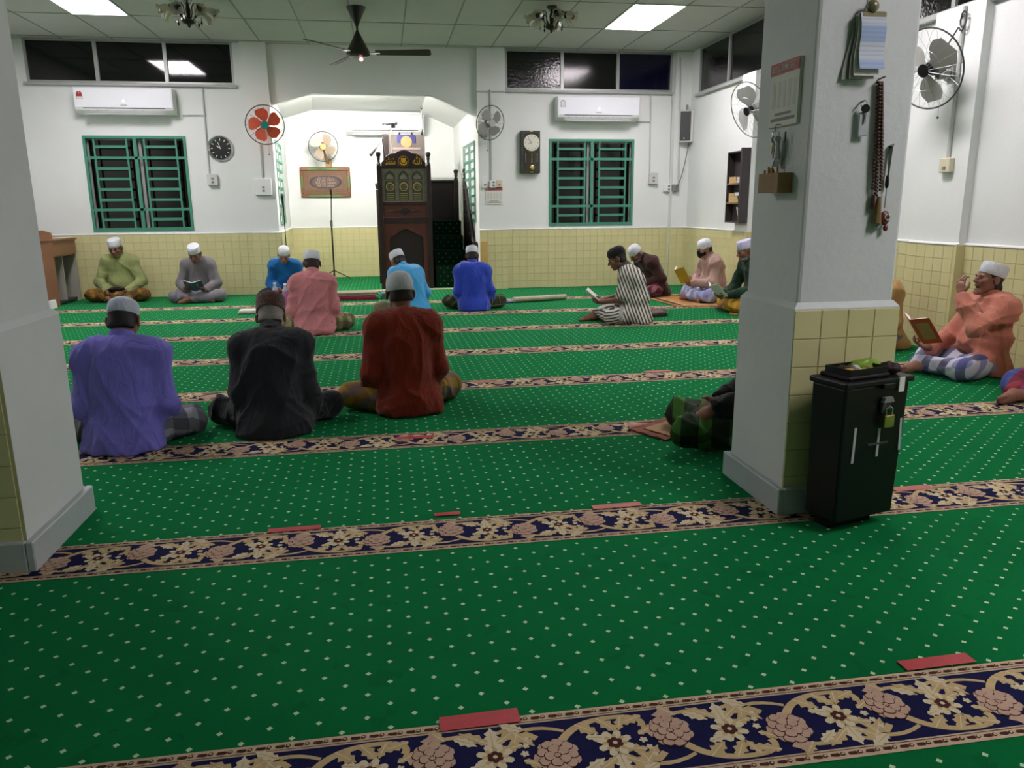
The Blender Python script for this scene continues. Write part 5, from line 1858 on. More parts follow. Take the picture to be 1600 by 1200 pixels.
def field_mesh(name, prims, h, matl, subs=(), floor_z=.002, planes=(), kdef=.02, warp=None):
    """prims are joined with a smooth union (k per prim), subs are carved away, planes (n, d) keep n.x < d"""
    lo = np.min([bounds(p)[0] for p in prims], 0) - 3 * h
    hi = np.max([bounds(p)[1] for p in prims], 0) + 3 * h
    lo[2] = max(lo[2], floor_z - 2.5 * h)
    n = np.ceil((hi - lo) / h).astype(int) + 1
    A = np.full(n, 1., F32)
    ax = [lo[i] + h * np.arange(n[i], dtype=F32) for i in range(3)]

    def region(p, pad):
        b0, b1 = bounds(p)
        i0 = np.clip(np.floor((b0 - pad - lo) / h).astype(int), 0, n - 1)
        i1 = np.clip(np.ceil((b1 + pad - lo) / h).astype(int) + 1, 1, n)
        if np.any(i1 <= i0):
            return None
        sl = tuple(slice(i0[j], i1[j]) for j in range(3))
        G = np.stack(np.meshgrid(*[ax[j][sl[j]] for j in range(3)], indexing='ij'), -1)
        return sl, G
    for p in prims:
        k = p[-1] if p[-1] is not None else kdef
        r = region(p, max(3 * h, k * 1.1))
        if r is None:
            continue
        sl, G = r
        d = evalp(p, G)
        a = A[sl]
        hh = np.clip(.5 + .5 * (d - a) / k, 0, 1)
        A[sl] = d + (a - d) * hh - k * hh * (1 - hh)
    for p in subs:
        k = p[-1] if p[-1] is not None else .008
        r = region(p, max(3 * h, k * 1.1))
        if r is None:
            continue
        sl, G = r
        d = -evalp(p, G)
        a = A[sl]
        hh = np.clip(.5 - .5 * (d - a) / k, 0, 1)
        A[sl] = d + (a - d) * hh + k * hh * (1 - hh)
    GZ = ax[2][None, None, :]
    A = np.maximum(A, floor_z - GZ)
    for nn, dd in planes:
        g = nn[0] * ax[0][:, None, None] + nn[1] * ax[1][None, :, None] + nn[2] * ax[2][None, None, :] - dd
        A = np.maximum(A, g.astype(F32))
    V, Q = surface_nets(A, lo, h)
    me = bpy.data.meshes.new(name)
    me.vertices.add(len(V))
    me.vertices.foreach_set('co', V.ravel())
    me.loops.add(len(Q) * 4)
    me.loops.foreach_set('vertex_index', Q.ravel().astype(np.int32))
    me.polygons.add(len(Q))
    me.polygons.foreach_set('loop_start', np.arange(0, len(Q) * 4, 4, dtype=np.int32))
    me.polygons.foreach_set('use_smooth', np.ones(len(Q), bool))
    me.update(calc_edges=True)
    me.validate()
    if warp is not None:
        N = np.empty(len(V) * 3, F32)
        me.vertex_normals.foreach_get('vector', N)
        V2 = V + N.reshape(-1, 3) * warp(V)[:, None]
        V2[:, 2] = np.maximum(V2[:, 2], floor_z)
        me.vertices.foreach_set('co', V2.astype(F32).ravel())
        me.update()
    me.materials.append(matl)
    return me


def surface_nets(A, lo, h):
    s = A < 0
    c = [s[i:s.shape[0] - 1 + i, j:s.shape[1] - 1 + j, k:s.shape[2] - 1 + k] for i in (0, 1) for j in (0, 1) for k in (0, 1)]
    anyv = np.logical_or.reduce(c)
    allv = np.logical_and.reduce(c)
    mask = anyv & ~allv
    idx = np.full(mask.shape, -1, np.int32)
    I = np.argwhere(mask)
    idx[mask] = np.arange(len(I))
    offs = [(i, j, k) for i in (0, 1) for j in (0, 1) for k in (0, 1)]
    val = np.stack([A[I[:, 0] + o[0], I[:, 1] + o[1], I[:, 2] + o[2]] for o in offs], 1)
    acc = np.zeros((len(I), 3), F32)
    cnt = np.zeros(len(I), F32)
    for a in range(8):
        for b2 in range(a + 1, 8):
            if sum(abs(offs[a][q] - offs[b2][q]) for q in range(3)) != 1:
                continue
            va, vb = val[:, a], val[:, b2]
            m_ = (va < 0) != (vb < 0)
            t = np.where(m_, va / np.where(m_, va - vb, 1), 0)
            oa, ob = np.array(offs[a], F32), np.array(offs[b2], F32)
            acc += np.where(m_[:, None], oa + t[:, None] * (ob - oa), 0)
            cnt += m_
    V = (lo + h * (I + acc / cnt[:, None])).astype(F32)
    Q = []
    for axn in range(3):
        sa = [slice(None)] * 3
        sb = [slice(None)] * 3
        sa[axn] = slice(0, -1)
        sb[axn] = slice(1, None)
        a, b2 = s[tuple(sa)], s[tuple(sb)]
        E = np.argwhere(a != b2)
        o1, o2 = [(1, 2), (2, 0), (0, 1)][axn]
        ok = (E[:, o1] > 0) & (E[:, o2] > 0) & (E[:, o1] < s.shape[o1] - 1) & (E[:, o2] < s.shape[o2] - 1)
        E = E[ok]
        flip = ~a[tuple(E.T)]
        q = []
        for d1, d2 in ((0, 0), (-1, 0), (-1, -1), (0, -1)):
            e = E.copy()
            e[:, o1] += d1
            e[:, o2] += d2
            q.append(idx[tuple(e.T)])
        q = np.stack(q, 1)
        q[flip] = q[flip][:, ::-1]
        Q.append(q)
    return V, np.concatenate(Q)


def folds(seed, amp=.006, freq=34., dirs=None):
    """cloth folds: soft ridges along a few warped directions"""
    rg = np.random.RandomState(seed)
    W = []
    for i in range(5):
        d = rg.normal(size=3)
        if dirs is not None and i < len(dirs):
            d = np.array(dirs[i]) + rg.normal(size=3) * .15
        d /= np.linalg.norm(d)
        W.append((d, rg.normal(size=3) * 9, rg.uniform(0, 6, 3), rg.normal(size=3) * 6, freq * rg.uniform(.6, 1.35)))

    def f(V):
        out = np.zeros(len(V))
        for i, (d, w2, ph, m2, fr) in enumerate(W):
            phs = (V @ d) * fr + 1.6 * np.sin(V @ w2 + ph[0]) + ph[1]
            rdg = (1 - np.abs(np.sin(phs * .5))) ** 2.2
            msk = np.clip(.5 + .9 * np.sin(V @ m2 + ph[2]), 0, 1)
            out += 2.1 * amp * (rdg - .25) * msk
        return out
    return f


def rotm(yaw, pitch, roll=0.):
    """head frame: +y looks ahead, pitch > 0 bows the head"""
    return np.array((Matrix.Rotation(yaw, 3, 'Z') @ Matrix.Rotation(-pitch, 3, 'X') @ Matrix.Rotation(roll, 3, 'Y')), F32)


SKIN = {}


def skin(hx):
    if hx not in SKIN:
        m_ = mat('skin_' + hx.strip('#'), hx, .5, var=.10, vscale=14, bump=.06, bscale=120, spec=.35)
        m_.node_tree.nodes['Principled BSDF'].inputs['Subsurface Weight'].default_value = .06
        m_.node_tree.nodes['Principled BSDF'].inputs['Subsurface Radius'].default_value = (.02, .008, .004)
        SKIN[hx] = m_
    return SKIN[hx]


HAIRB = mat('black_hair', '#100d0c', .6, var=.2, vscale=60, bump=.4, bscale=200)
HAIRG = mat('grey_hair', '#8d8780', .7, var=.2, vscale=60, bump=.4, bscale=200)
HAIRS = mat('short_dark_stubble', '#2a211d', .75, var=.2, vscale=60, bump=.3, bscale=250)
CAPW = cloth('white_cap', '#d6dae0', bump=.35, bscale=420)
CAPK = cloth('knitted_white_cap', '#c9ced2', bump=.8, bscale=170)
CAPBR = mat('brown_velvet', '#4a2416', .95, var=.25, vscale=26, bump=.9, bscale=140, spec=.1, sheen=.5)
CAPBK = cloth('black_cap', '#161413')
EYED = mat('eye_dark', '#120c0a', .3)
LIPM = mat('lip_brown', '#5b3028', .5)


def hand_prims(wr, d, nrm, side, curl, s=1., spread=.0215):
    """wrist point, direction of the fingers, palm normal; curl in radians per joint"""
    d = d / np.linalg.norm(d)
    nrm = nrm - d * (nrm @ d)
    nrm /= np.linalg.norm(nrm)
    lat = np.cross(d, nrm) * side                # towards the thumb
    P = []
    pc = wr + d * .05 * s
    P.append(ell(pc, np.array((.040, .050, .017)) * s, np.stack([lat, d, nrm], 1), .012))
    P.append(cone(wr - d * .02 * s, wr + d * .02 * s, .026 * s, .027 * s, .015))
    for i, (L, off) in enumerate(((.072, 1.5), (.080, .5), (.074, -.5), (.058, -1.5))):
        b = wr + d * (.092 - .006 * abs(off)) * s + lat * off * spread * s * .93
        a = 0.
        p = b - d * .02 * s
        seg = (L * .45 + .02, L * .32, L * .25)
        for j, sg in enumerate(seg):
            a += curl * (.6 if j == 0 else 1.)
            dr = d * math.cos(a) + nrm * math.sin(a) + lat * off * .03
            q = p + dr * sg * s
            P.append(cone(p, q, (.0092 - .0006 * j) * s, (.0088 - .0009 * j) * s, .004))
            p = q
    tb = wr + d * .025 * s + lat * .03 * s
    t1 = tb + (d * .6 + lat * .62 + nrm * .35) * .042 * s
    t2 = t1 + (d * .85 + lat * .1 + nrm * .45) * .034 * s
    P.append(cone(tb, t1, .014 * s, .0115 * s, .008))
    P.append(cone(t1, t2, .011 * s, .0085 * s, .004))
    return P


def foot_prims(an, d, up_, s=1., toes=True):
    d = np.asarray(d, F32) / np.linalg.norm(d)
    up_ = np.asarray(up_, F32)
    up_ = up_ - d * (up_ @ d)
    up_ /= np.linalg.norm(up_)
    lat = np.cross(d, up_)
    P = [cone(an - d * .035 * s - up_ * .03 * s, an + d * .02 * s - up_ * .03 * s, .032 * s, .032 * s, .02),
         cone(an, an + d * .09 * s - up_ * .03 * s, .036 * s, .030 * s, .02), cone(an + d * .08 * s - up_ * .035 * s, an + d * .14 * s - up_ * .042 * s, .034 * s, .026 * s, .02)]
    if toes:
        for i, off in enumerate((-.03, -.0145, 0., .0135, .026)):
            b = an + d * (.15 - abs(off) * .2 - (.012 if i > 2 else 0)) * s - up_ * .046 * s + lat * off * s
            P.append(cone(b - d * .02 * s, b + d * (.03 - i * .003) * s, (.013 if i == 0 else .0098) * s, (.012 if i == 0 else .0085) * s, .004))
    return P


def person(label, loc, face, skin_hx, shirt, lower, cap, s=.93, lean=.25, slouch=.35, neck=.45, nod=.35, turn=0., tilt=0., belly=0., wide=1.,
           arms=None, legs=None, hands='lap', sleeve='long', long_shirt=True, hair=HAIRB, hair_low=.0, capkind='round', capm=None, face_detail=True, h=.0068, hc=.010,
           seed=1, foldamp=.006, collar='band', mask=None, beard=None, mouth_open=False, sarong=True, feet=(), bald=False, curl=.45, stripe=None,
           fold_dirs=None, captilt=0., lower_name='sarong', short_pant=False, shirt_name='shirt', hand_dirs=None, robe=False, capscale=1.):
    t = thing('person', label, 'person', loc, face, 'seated congregation')
    V = lambda *a: np.array(a, F32) * s
    dr = lambda a: np.array((0, math.sin(a), math.cos(a)), F32)
    # spine
    P0 = V(0, 0, .105)
    P1 = P0 + dr(lean * .6) * .15 * s
    P2 = P1 + dr(lean) * .17 * s
    P3 = P2 + dr(slouch) * .165 * s               # neck base
    SH = P2 + dr(slouch) * .115 * s               # shoulder line
    PH = P3 + dr(neck) * .095 * s                 # skull base
    HR = rotm(turn, nod, tilt)
    HC = PH + HR @ V(0, .028, .055)               # head centre
    R2 = np.array(Matrix.Rotation(-(lean + slouch) / 2, 3, 'X'), F32)
    R1 = np.array(Matrix.Rotation(-lean, 3, 'X'), F32)
    hd = lambda x, y, z: HC + HR @ V(x, y, z)
    shx = .158 * wide
    S = {sd: SH + V(sd * shx, .0, -.012) for sd in (-1, 1)}
    # arms
    A = {-1: ((-.235 * wide, .07, .25), (-.10, .28, .18)), 1: ((.235 * wide, .07, .25), (.10, .28, .18))}
    if arms:
        A.update(arms)
    E = {sd: V(*A[sd][0]) for sd in A}
    Wp = {sd: V(*A[sd][1]) for sd in A}
    # legs
    Lg = {-1: ((-.095, .03, .10), (-.325, .25, .095), (.085, .37, .062)), 1: ((.095, .03, .10), (.325, .25, .095), (-.10, .30, .07))}
    if legs:
        Lg.update(legs)
    LJ = {sd: [V(*q) for q in Lg[sd]] for sd in Lg}

    def torso(g):
        o = [ell(P0 + V(0, -.01, .0), V(.168 * wide + g, .120 + g, .112 + g), None, .05),
             ell(P1 + V(0, belly * .35, 0), V(.150 * wide + g + belly * .5, .112 + g + belly, .13 + g), R1, .06),
             ell(P2 + V(0, -.006, .01), V(.162 * wide + g, .108 + g + belly * .3, .165 + g), R2, .06),
             cone(S[-1], S[1], (.058 + g) * s, (.058 + g) * s, .05),
             cone(SH + V(-.11 * wide, -.005, .005), SH + V(.11 * wide, -.005, .005), (.066 + g) * s, (.066 + g) * s, .05)]
        for sd in (-1, 1):
            o.append(cone(P3 + V(sd * .03, -.012, -.005), S[sd] + V(-sd * .02, -.008, .012), (.042 + g) * s, (.050 + g) * s, .04))
            o.append(ell(S[sd] + V(sd * .004, 0, -.012), V(.064 + g, .066 + g, .068 + g), None, .04))
        return o

    # ---------------- body (skin): one surface
    B = torso(-.004)
    for sd in (-1, 1):
        B.append(cone(S[sd], E[sd], .047 * s, .040 * s, .03))
        B.append(cone(E[sd], Wp[sd], .040 * s, .027 * s, .02))
        fd = Wp[sd] - E[sd]
        fd = fd / np.linalg.norm(fd)
        hdir, hn = fd, np.array((-sd * .5, .1, .6), F32)
        if hand_dirs and sd in hand_dirs:
            hdir, hn = [np.array(q, F32) for q in hand_dirs[sd]]
        B += hand_prims(Wp[sd] + hdir / np.linalg.norm(hdir) * .012 * s, np.asarray(hdir, F32), np.asarray(hn, F32), -sd if False else sd, curl, s * .98)
        hp, kn, an = LJ[sd]
        B.append(cone(hp, kn, .078 * s, .055 * s, .04))
        B.append(cone(kn, an, .052 * s, .034 * s, .03))
        fdv = np.array((-sd * .9, .25, -.05), F32) if sd not in feet or feet[sd] is None else np.array(feet[sd][0], F32)
        upv = np.array((0, .5, .9), F32) if sd not in feet or feet[sd] is None else np.array(feet[sd][1], F32)
        B += foot_prims(an, fdv, upv, s * .95, toes=sd in feet)
    # neck and head
    mo = .016 if mouth_open else 0.
    B.append(cone(P3 - dr(slouch) * .03 * s, PH + HR @ V(0, 0, .02), .056 * s, .052 * s, .02))
    B += [ell(hd(0, -.012, .028), V(.074, .094, .082), HR, .02), ell(hd(0, .018, -.035), V(.060, .072, .078), HR, .02),
          cone(hd(-.040, .008, -.062), hd(-.018, .062, -.094 - mo), .022 * s, .018 * s, .02), cone(hd(.040, .008, -.062), hd(.018, .062, -.094 - mo), .022 * s, .018 * s, .02),
          cone(hd(-.016, .070, -.098 - mo), hd(.016, .070, -.098 - mo), .017 * s, .017 * s, .015),
          cone(hd(-.036, .074, .014), hd(.036, .074, .014), .0135 * s, .0135 * s, .010),
          cone(hd(0, .086, .004), hd(0, .110, -.030), .0085 * s, .0125 * s, .008), cone(hd(-.013, .098, -.034), hd(.013, .098, -.034), .0085 * s, .0085 * s, .006),
          ell(hd(-.042, .062, -.024), V(.022, .022, .024), HR, .015), ell(hd(.042, .062, -.024), V(.022, .022, .024), HR, .015),
          cone(hd(-.018, .087, -.062), hd(.018, .087, -.062), .0078 * s, .0078 * s, .005), cone(hd(-.015, .087 - mo * .4, -.073 - mo * 1.1), hd(.015, .087 - mo * .4, -.073 - mo * 1.1), .0085 * s, .0085 * s, .005)]
    for sd in (-1, 1):
        ER = HR @ np.array(Matrix.Rotation(sd * .35, 3, 'Z'), F32)
        B.append(ell(hd(sd * .083, -.012, -.008), V(.009, .021, .033), ER, .008))
        B.append(ell(hd(sd * .083, -.008, -.034), V(.008, .010, .012), ER, .006))
    subs = [ell(hd(sd * .031, .098, -.003), V(.017, .014, .010), HR, .010) for sd in (-1, 1)]
    subs += [ell(hd(sd * .092, -.005, -.006), V(.006, .011, .018), HR, .004) for sd in (-1, 1)]
    if mouth_open:
        subs.append(ell(hd(0, .095, -.0755), V(.019, .040, .0115), HR, .003))
    body = link('body', field_mesh('body', B, h, skin(skin_hx), subs, kdef=.015), t)
    # ---------------- lower garment
    lowp, lsubs = [], []
    g = .014
    for sd in (-1, 1):
        hp, kn, an = LJ[sd]
        lowp += [cone(hp, kn, (.084 + g) * s, (.060 + g) * s, .05), cone(kn, kn + (an - kn) * (.55 if short_pant else .86), (.058 + g) * s, (.042 + g) * s, .05)]
    lowp.append(ell(P0 + V(0, .0, -.02), V(.178 * wide, .135, .095), None, .06))
    if sarong:                                    # cloth stretched between the legs
        kl, kr = LJ[-1][1], LJ[1][1]
        lowp.append(cone((LJ[-1][0] + kl) / 2, (LJ[1][0] + kr) / 2, .055 * s, .055 * s, .09))
        lowp.append(cone(kl * .8, kr * .8, .042 * s, .042 * s, .09))
        lowp.append(cone((LJ[-1][2] + kl) / 2 + V(0, -.02, 0), (LJ[1][2] + kr) / 2 + V(0, -.02, 0), .045 * s, .045 * s, .07))
    else:
        lowp.append(cone(LJ[-1][0], LJ[1][0], .09 * s, .09 * s, .05))
    if lower is not None:
        link(lower_name, field_mesh(lower_name, lowp, hc, lower, lsubs, kdef=.04, warp=folds(seed + 50, foldamp * 1.1, 42.)), t)
    # ---------------- shirt
    g = .020
    sp = torso(g)
    for sd in (-1, 1):
        if sleeve == 'long':
            wq = E[sd] + (Wp[sd] - E[sd]) * .93
            sp += [cone(S[sd], E[sd], (.054 + g) * s, (.050 + g) * s, .035), cone(E[sd], wq, (.048 + g) * s, (.036 + g) * s, .025)]
        else:
            eq = S[sd] + (E[sd] - S[sd]) * .82
            sp += [cone(S[sd], eq, (.054 + g) * s, (.058 + g) * s, .035)]
    if long_shirt:
        sp += [ell(V(0, -.025, .06), V(.20 * wide, .155, .10), None, .06), ell(V(0, -.05, .02), V(.205 * wide, .14, .045), None, .04)]
        for sd in (-1, 1):
            hp, kn, an = LJ[sd]
            sp.append(cone(hp + V(0, 0, .02), hp + (kn - hp) * .5 + V(0, 0, .025), .092 * s, .078 * s, .05))
    if robe:
        for p_ in lowp:
            q = list(p_)
            sp.append(tuple(q))
    planes = []
    nd = dr(neck)
    ssub = [cone(P3 + nd * .012 * s, P3 + nd * .2 * s, .060 * s, .075 * s, .006)]
    for sd in (-1, 1):                            # cuffs cut square
        if sleeve == 'long':
            e_ = E[sd] + (Wp[sd] - E[sd]) * 1.05
            f_ = (Wp[sd] - E[sd]) / np.linalg.norm(Wp[sd] - E[sd])
            ssub.append(cone(e_ + f_ * .055 * s, e_ + f_ * .06 * s, .062 * s, .062 * s, .004))
    sm = field_mesh(shirt_name, sp, hc, shirt, ssub, kdef=.03, warp=folds(seed, foldamp, 36., fold_dirs))
    so = link(shirt_name, sm, t)
    if stripe:
        n = len(sm.vertices)
        co = np.empty(n * 3, F32)
        sm.vertices.foreach_get('co', co)
        co = co.reshape(-1, 3)
        u = stripe(co, s)
        at = sm.attributes.new('stripe', 'FLOAT', 'POINT')
        at.data.foreach_set('value', u.astype(F32))
    cq = P3 + nd * .042 * s
    if collar == 'band':
        MB().lathe([(.0, .0)] * 0 + [(.072 * s, -.016 * s), (.066 * s, .030 * s), (.061 * s, .032 * s), (.060 * s, -.008 * s)], Vector(cq.tolist()), Vector(nd.tolist()), 24, sy=1.08, cap=False).build('collar', shirt, t, smooth=True)
    elif collar == 'shirt':
        MB().lathe([(.080 * s, -.024 * s), (.078 * s, -.016 * s), (.066 * s, .032 * s), (.061 * s, .032 * s), (.060 * s, -.006 * s)], Vector(cq.tolist()), Vector(nd.tolist()), 24, sy=1.05, cap=False).build('collar', shirt, t, smooth=True)
    else:
        MB().ring(Vector((P3 + nd * .040 * s).tolist()), .063 * s, .007 * s, Vector(nd.tolist()), 24, 6).build('neckline', shirt, t, smooth=True)
    # ---------------- head wear and hair
    M4 = Matrix.Translation(Vector(HC.tolist())) @ Matrix(HR.tolist()).to_4x4() @ Matrix.Diagonal((s, s, s, 1))
    ct = Matrix.Rotation(captilt, 4, 'X')
    if cap:
        mb = MB()
        mb.T = M4 @ Matrix.Translation((0, -.014, .036)) @ ct
        K = capscale
        if capkind == 'dome':
            prof = [(.972, -.030), (1.0, -.026), (1.0, .0), (.985, .025), (.92, .052), (.78, .074), (.55, .088), (.3, .094), (.02, .095)]
            mb.lathe([(r * .084 * K, z) for r, z in prof], n=32, sx=1.20, sy=1.0)
        elif capkind == 'fez':
            prof = [(1.0, -.012), (1.035, -.010), (1.05, .02), (1.05, .055), (1.03, .080), (.97, .089), (.6, .092), (.02, .092)]
            mb.lathe([(r * .080 * K, z) for r, z in prof], n=32, sx=1.2, sy=1.0)
        elif capkind == 'peak':
            prof = [(1.0, -.014), (1.02, -.012), (1.03, .02), (1.0, .05), (.9, .066), (.62, .083), (.3, .092), (.02, .096)]
            mb.lathe([(r * .081 * K, z) for r, z in prof], n=32, sx=1.2, sy=1.0)
        elif capkind == 'sport':
            prof = [(1.0, -.006), (1.03, .0), (1.03, .025), (.97, .050), (.82, .072), (.5, .088), (.02, .092)]
            mb.lathe([(r * .083 * K, z) for r, z in prof], n=32, sx=1.2, sy=1.0)
        else:
            prof = [(1.0, -.012), (1.02, -.010), (1.035, .02), (1.03, .045), (1.0, .066), (.93, .078), (.6, .084), (.3, .086), (.02, .087)]
            mb.lathe([(r * .082 * K, z) for r, z in prof], n=32, sx=1.2, sy=1.0)
        co_ = mb.build('cap', capm or CAPW, t, smooth=True)
        if capkind == 'sport':
            mb = MB()
            mb.T = M4 @ Matrix.Translation((0, -.014, .036)) @ ct
            mb.box((0, -.098, .012), (.075, .012, .012))
            mb.build('cap_strap', mat('cap_strap_grey', '#5d5853', .7), t)
    if hair is not None:
        hp_ = [ell(hd(0, -.014, .028), V(.0785, .0975, .084), HR, .01), cone(hd(-.03, -.052, -.045 - hair_low), hd(.03, -.052, -.045 - hair_low), .042 * s, .042 * s, .03)]
        hs = [cone(hd(-.085, -.006, -.008), hd(-.07, -.006, -.012), .026 * s, .026 * s, .006), cone(hd(.085, -.006, -.008), hd(.07, -.006, -.012), .026 * s, .026 * s, .006)]
        nf = HR @ np.array((0, .80, -.60 if not hair_low else -.45), F32)          # hair line plane
        nb2 = HR @ np.array((0, .10, -1.), F32)
        pl = [(nf, float(nf @ hd(0, .022, .006))), (nb2, float(nb2 @ hd(0, -.05, -.058 - hair_low)))]
        link('hair', field_mesh('hair', hp_, .0055, hair, hs, planes=pl, kdef=.01), t)
    if face_detail:
        for sd in (-1, 1):
            mb = MB()
            mb.T = M4
            mb.tube([(sd * .014, .0935, .012), (sd * .030, .0925, .017), (sd * .046, .080, .013)], [.003, .0042, .002], 6)
            mb.build('eyebrow', HAIRB if hair is not HAIRG else HAIRG, t, smooth=True)
            mb = MB()
            mb.T = M4
            mb.ball((sd * .031, .0795, -.003), (.012, .0085, .0075), 10, 7)
            ey = mb.build('eye', mat('eyelid_shade', '#5c4438', .6), t, smooth=True)
            mb = MB()
            mb.T = M4
            mb.ball((sd * .031, .0865, -.0045), (.0055, .0025, .0050), 8, 6)
            mb.build('iris', EYED, ey, smooth=True)
        mb = MB()
        mb.T = M4
        if mouth_open:
            mb.ball((0, .064, -.0755), (.017, .012, .012), 10, 7)
            mb.build('open_mouth', EYED, t, smooth=True)
        else:
            mb.tube([(-.021, .088, -.067), (0, .0955, -.0675), (.021, .088, -.067)], .0022, 6)
            mb.build('mouth_line', LIPM, t, smooth=True)
    if mask == 'black' or mask == 'chin':
        mk = [ell(hd(0, .03, -.052), V(.066, .078, .052), HR, .01), cone(hd(0, .095, -.02), hd(0, .088, -.085), .02 * s, .02 * s, .03)]
        if mask == 'chin':
            mk = [ell(hd(0, .028, -.085), V(.060, .066, .032), HR, .01)]
        nf = HR @ np.array((0, -1, .1), F32)
        link('face_mask', field_mesh('face_mask', mk, .0055, cloth('mask_black', '#0c0b0c') if mask == 'black' else cloth('mask_grey', '#6c7678'), planes=[(nf, float(nf @ hd(0, .018, 0)))], kdef=.01), t)
    if beard is not None:
        link('beard', field_mesh('beard', [ell(hd(0, .072, -.102), V(.022, .016, .022), HR, .01), cone(hd(-.025, .083, -.053), hd(.025, .083, -.053), .0075 * s, .0075 * s, .006)], .005, beard, kdef=.008), t)
    t['_j'] = 0
    del t['_j']
    t_ = {'root': t, 'W': Wp, 'E': E, 'HC': HC, 'face': face, 'loc': Vector(loc)}
    return t_


def local_to_world(P, q):
    c, s_ = math.cos(P['face']), math.sin(P['face'])
    return Vector((P['loc'].x + c * q[0] - s_ * q[1], P['loc'].y + s_ * q[0] + c * q[1], P['loc'].z + q[2]))


def book(label, c, yaw, pitch, size, cover, open_=1.2, roll=0., deco=None, group=None):
    """open book: spine along local y, covers fold up from it by open_ (0 = flat); c is the middle of the spine"""
    t = thing('book', label, 'book', c, group=group)
    t.rotation_euler = (Matrix.Rotation(yaw, 3, 'Z') @ Matrix.Rotation(pitch, 3, 'X') @ Matrix.Rotation(roll, 3, 'Y')).to_euler()
    w_, h_, th = size
    for sd in (-1, 1):
        r = Matrix.Rotation(-sd * open_ / 2, 4, 'Y')
        mb = MB()
        mb.T = r
        mb.bb(0 if sd > 0 else -w_, w_ if sd > 0 else 0, -h_ / 2, h_ / 2, -.003, .0)
        cv = mb.build('cover', cover, t)
        mb = MB()
        mb.T = r
        n = 6
        prof = [(0, 0.0006)] + [(sd * (w_ - .006) * i / n, .0006 + th * (math.sin(math.pi * min(1, i / n * .9 + .1)) * .6 + .4)) for i in range(n + 1)] + [(sd * (w_ - .006), .0006)]
        mb.prism(prof, -h_ / 2 + .004, h_ / 2 - .004, u=(1, 0, 0), v=(0, 0, 1))
        mb.build('pages', PAPER, t)
        if deco:
            mb = MB()
            mb.T = r
            x0, x1 = (w_ * .18, w_ * .82) if sd > 0 else (-w_ * .82, -w_ * .18)
            mb.bb(x0, x1, -h_ * .32, h_ * .32, -.0042, -.003)
            mb.build('cover_panel', deco, cv)
    return t


# cloth colours
VIOLET = cloth('violet_shirt', '#7772cc')
CHAR = cloth('charcoal_shirt', '#24262b')
RUST = cloth('rust_shirt', '#7d2a16')
PINK = cloth('dusty_pink_shirt', '#bf7a7e')
SKY = cloth('sky_blue_shirt', '#3fa0d8', sheen=.3, rough=.7)
ROYAL = cloth('royal_blue_shirt', '#1f3fae', sheen=.3, rough=.7)
TEALS = cloth('teal_blue_shirt', '#125f9c')
GREY = cloth('grey_shirt', '#6f6c70')
OLIVE = cloth('pea_green_shirt', '#8d9560')
BROWN = cloth('brown_shirt', '#38201b')
BLUSH = cloth('blush_shirt', '#a98a80')
FOREST = cloth('forest_green_shirt', '#15321f')
NIGHT = cloth('black_green_shirt', '#0d1511')
SALMON = cloth('salmon_shirt', '#c07a66')
SAND = cloth('sand_shirt', '#a98450')
S1, S2, S3 = '#5a3a2a', '#6d4836', '#3f271d'

ph = math.pi
# 1 violet shirt, seen from behind, near left
person('man in a violet shirt and pale flat cap, seen from behind by the left pillar', (-1.315, 3.97, 0), 0., '#8a6048', VIOLET, plaid('sarong_grey_white', '#6d6f78', '#a3a6b0', '#2c2c38', 7.), True,
       s=.885, lean=.22, slouch=.3, neck=.4, nod=.45, wide=1.08, capkind='peak', capm=cloth('pale_blue_cap', '#b9c3d2', bump=.3), face_detail=False, h=.0075, hc=.0085, seed=11, foldamp=.0055,
       arms={-1: ((-.215, .03, .24), (-.15, .26, .16)), 1: ((.215, .05, .23), (.16, .28, .15))}, fold_dirs=[(1, 0, .3), (.8, 0, -.5), (.2, 0, 1)], hair_low=.004,
       legs={1: ((.095, .03, .10), (.305, .22, .095), (-.10, .30, .07))})
# 2 charcoal shirt with brown cap
person('man in a charcoal shirt and brown velvet cap, seen from behind', (-.615, 4.12, 0), .06, '#94705c', CHAR, cloth('charcoal_trousers', '#1e2025'), True,
       s=.89, lean=.30, slouch=.52, neck=.75, nod=.62, wide=1.05, capkind='fez', capm=CAPBR, face_detail=False, h=.0075, hc=.0085, seed=23, foldamp=.0055, hair=HAIRG, collar='shirt', lower_name='trousers', sarong=False,
       arms={-1: ((-.195, .06, .25), (-.14, .28, .17)), 1: ((.195, .06, .24), (.16, .27, .17))}, capscale=1.06, sleeve='long')
# 3 rust shirt
person('man in a rust red shirt and white knitted skullcap, seen from behind', (.10, 4.43, 0), .16, '#855a44', RUST, plaid('sarong_ochre', '#9a7a2e', '#7d5a3a', '#5d5a6a', 8.), True,
       s=.945, lean=.16, slouch=.26, neck=.32, nod=.22, wide=1.0, capkind='dome', capm=CAPK, face_detail=False, h=.0075, hc=.0085, seed=31, foldamp=.0045, hair=HAIRS, collar='round',
       arms={-1: ((-.215, .03, .25), (-.14, .27, .17)), 1: ((.195, .04, .25), (.12, .27, .17))}, legs={-1: ((-.095, .03, .10), (-.33, .16, .095), (.085, .34, .062))})
# 4 dusty pink
person('man in a dusty pink shirt and white cap, seen from behind by the bottles', (-.69, 7.52, 0), .02, '#7a5240', PINK, plaid('sarong_green_pink', '#5f6a3e', '#a39a72', '#5c4a44', 9.), True,
       s=.93, lean=.2, slouch=.32, neck=.5, nod=.35, wide=.97, face_detail=False, h=.009, hc=.0105, seed=41, foldamp=.0055, hair=HAIRS, arms={-1: ((-.205, .05, .25), (-.12, .28, .17)), 1: ((.205, .05, .25), (.12, .28, .17))})
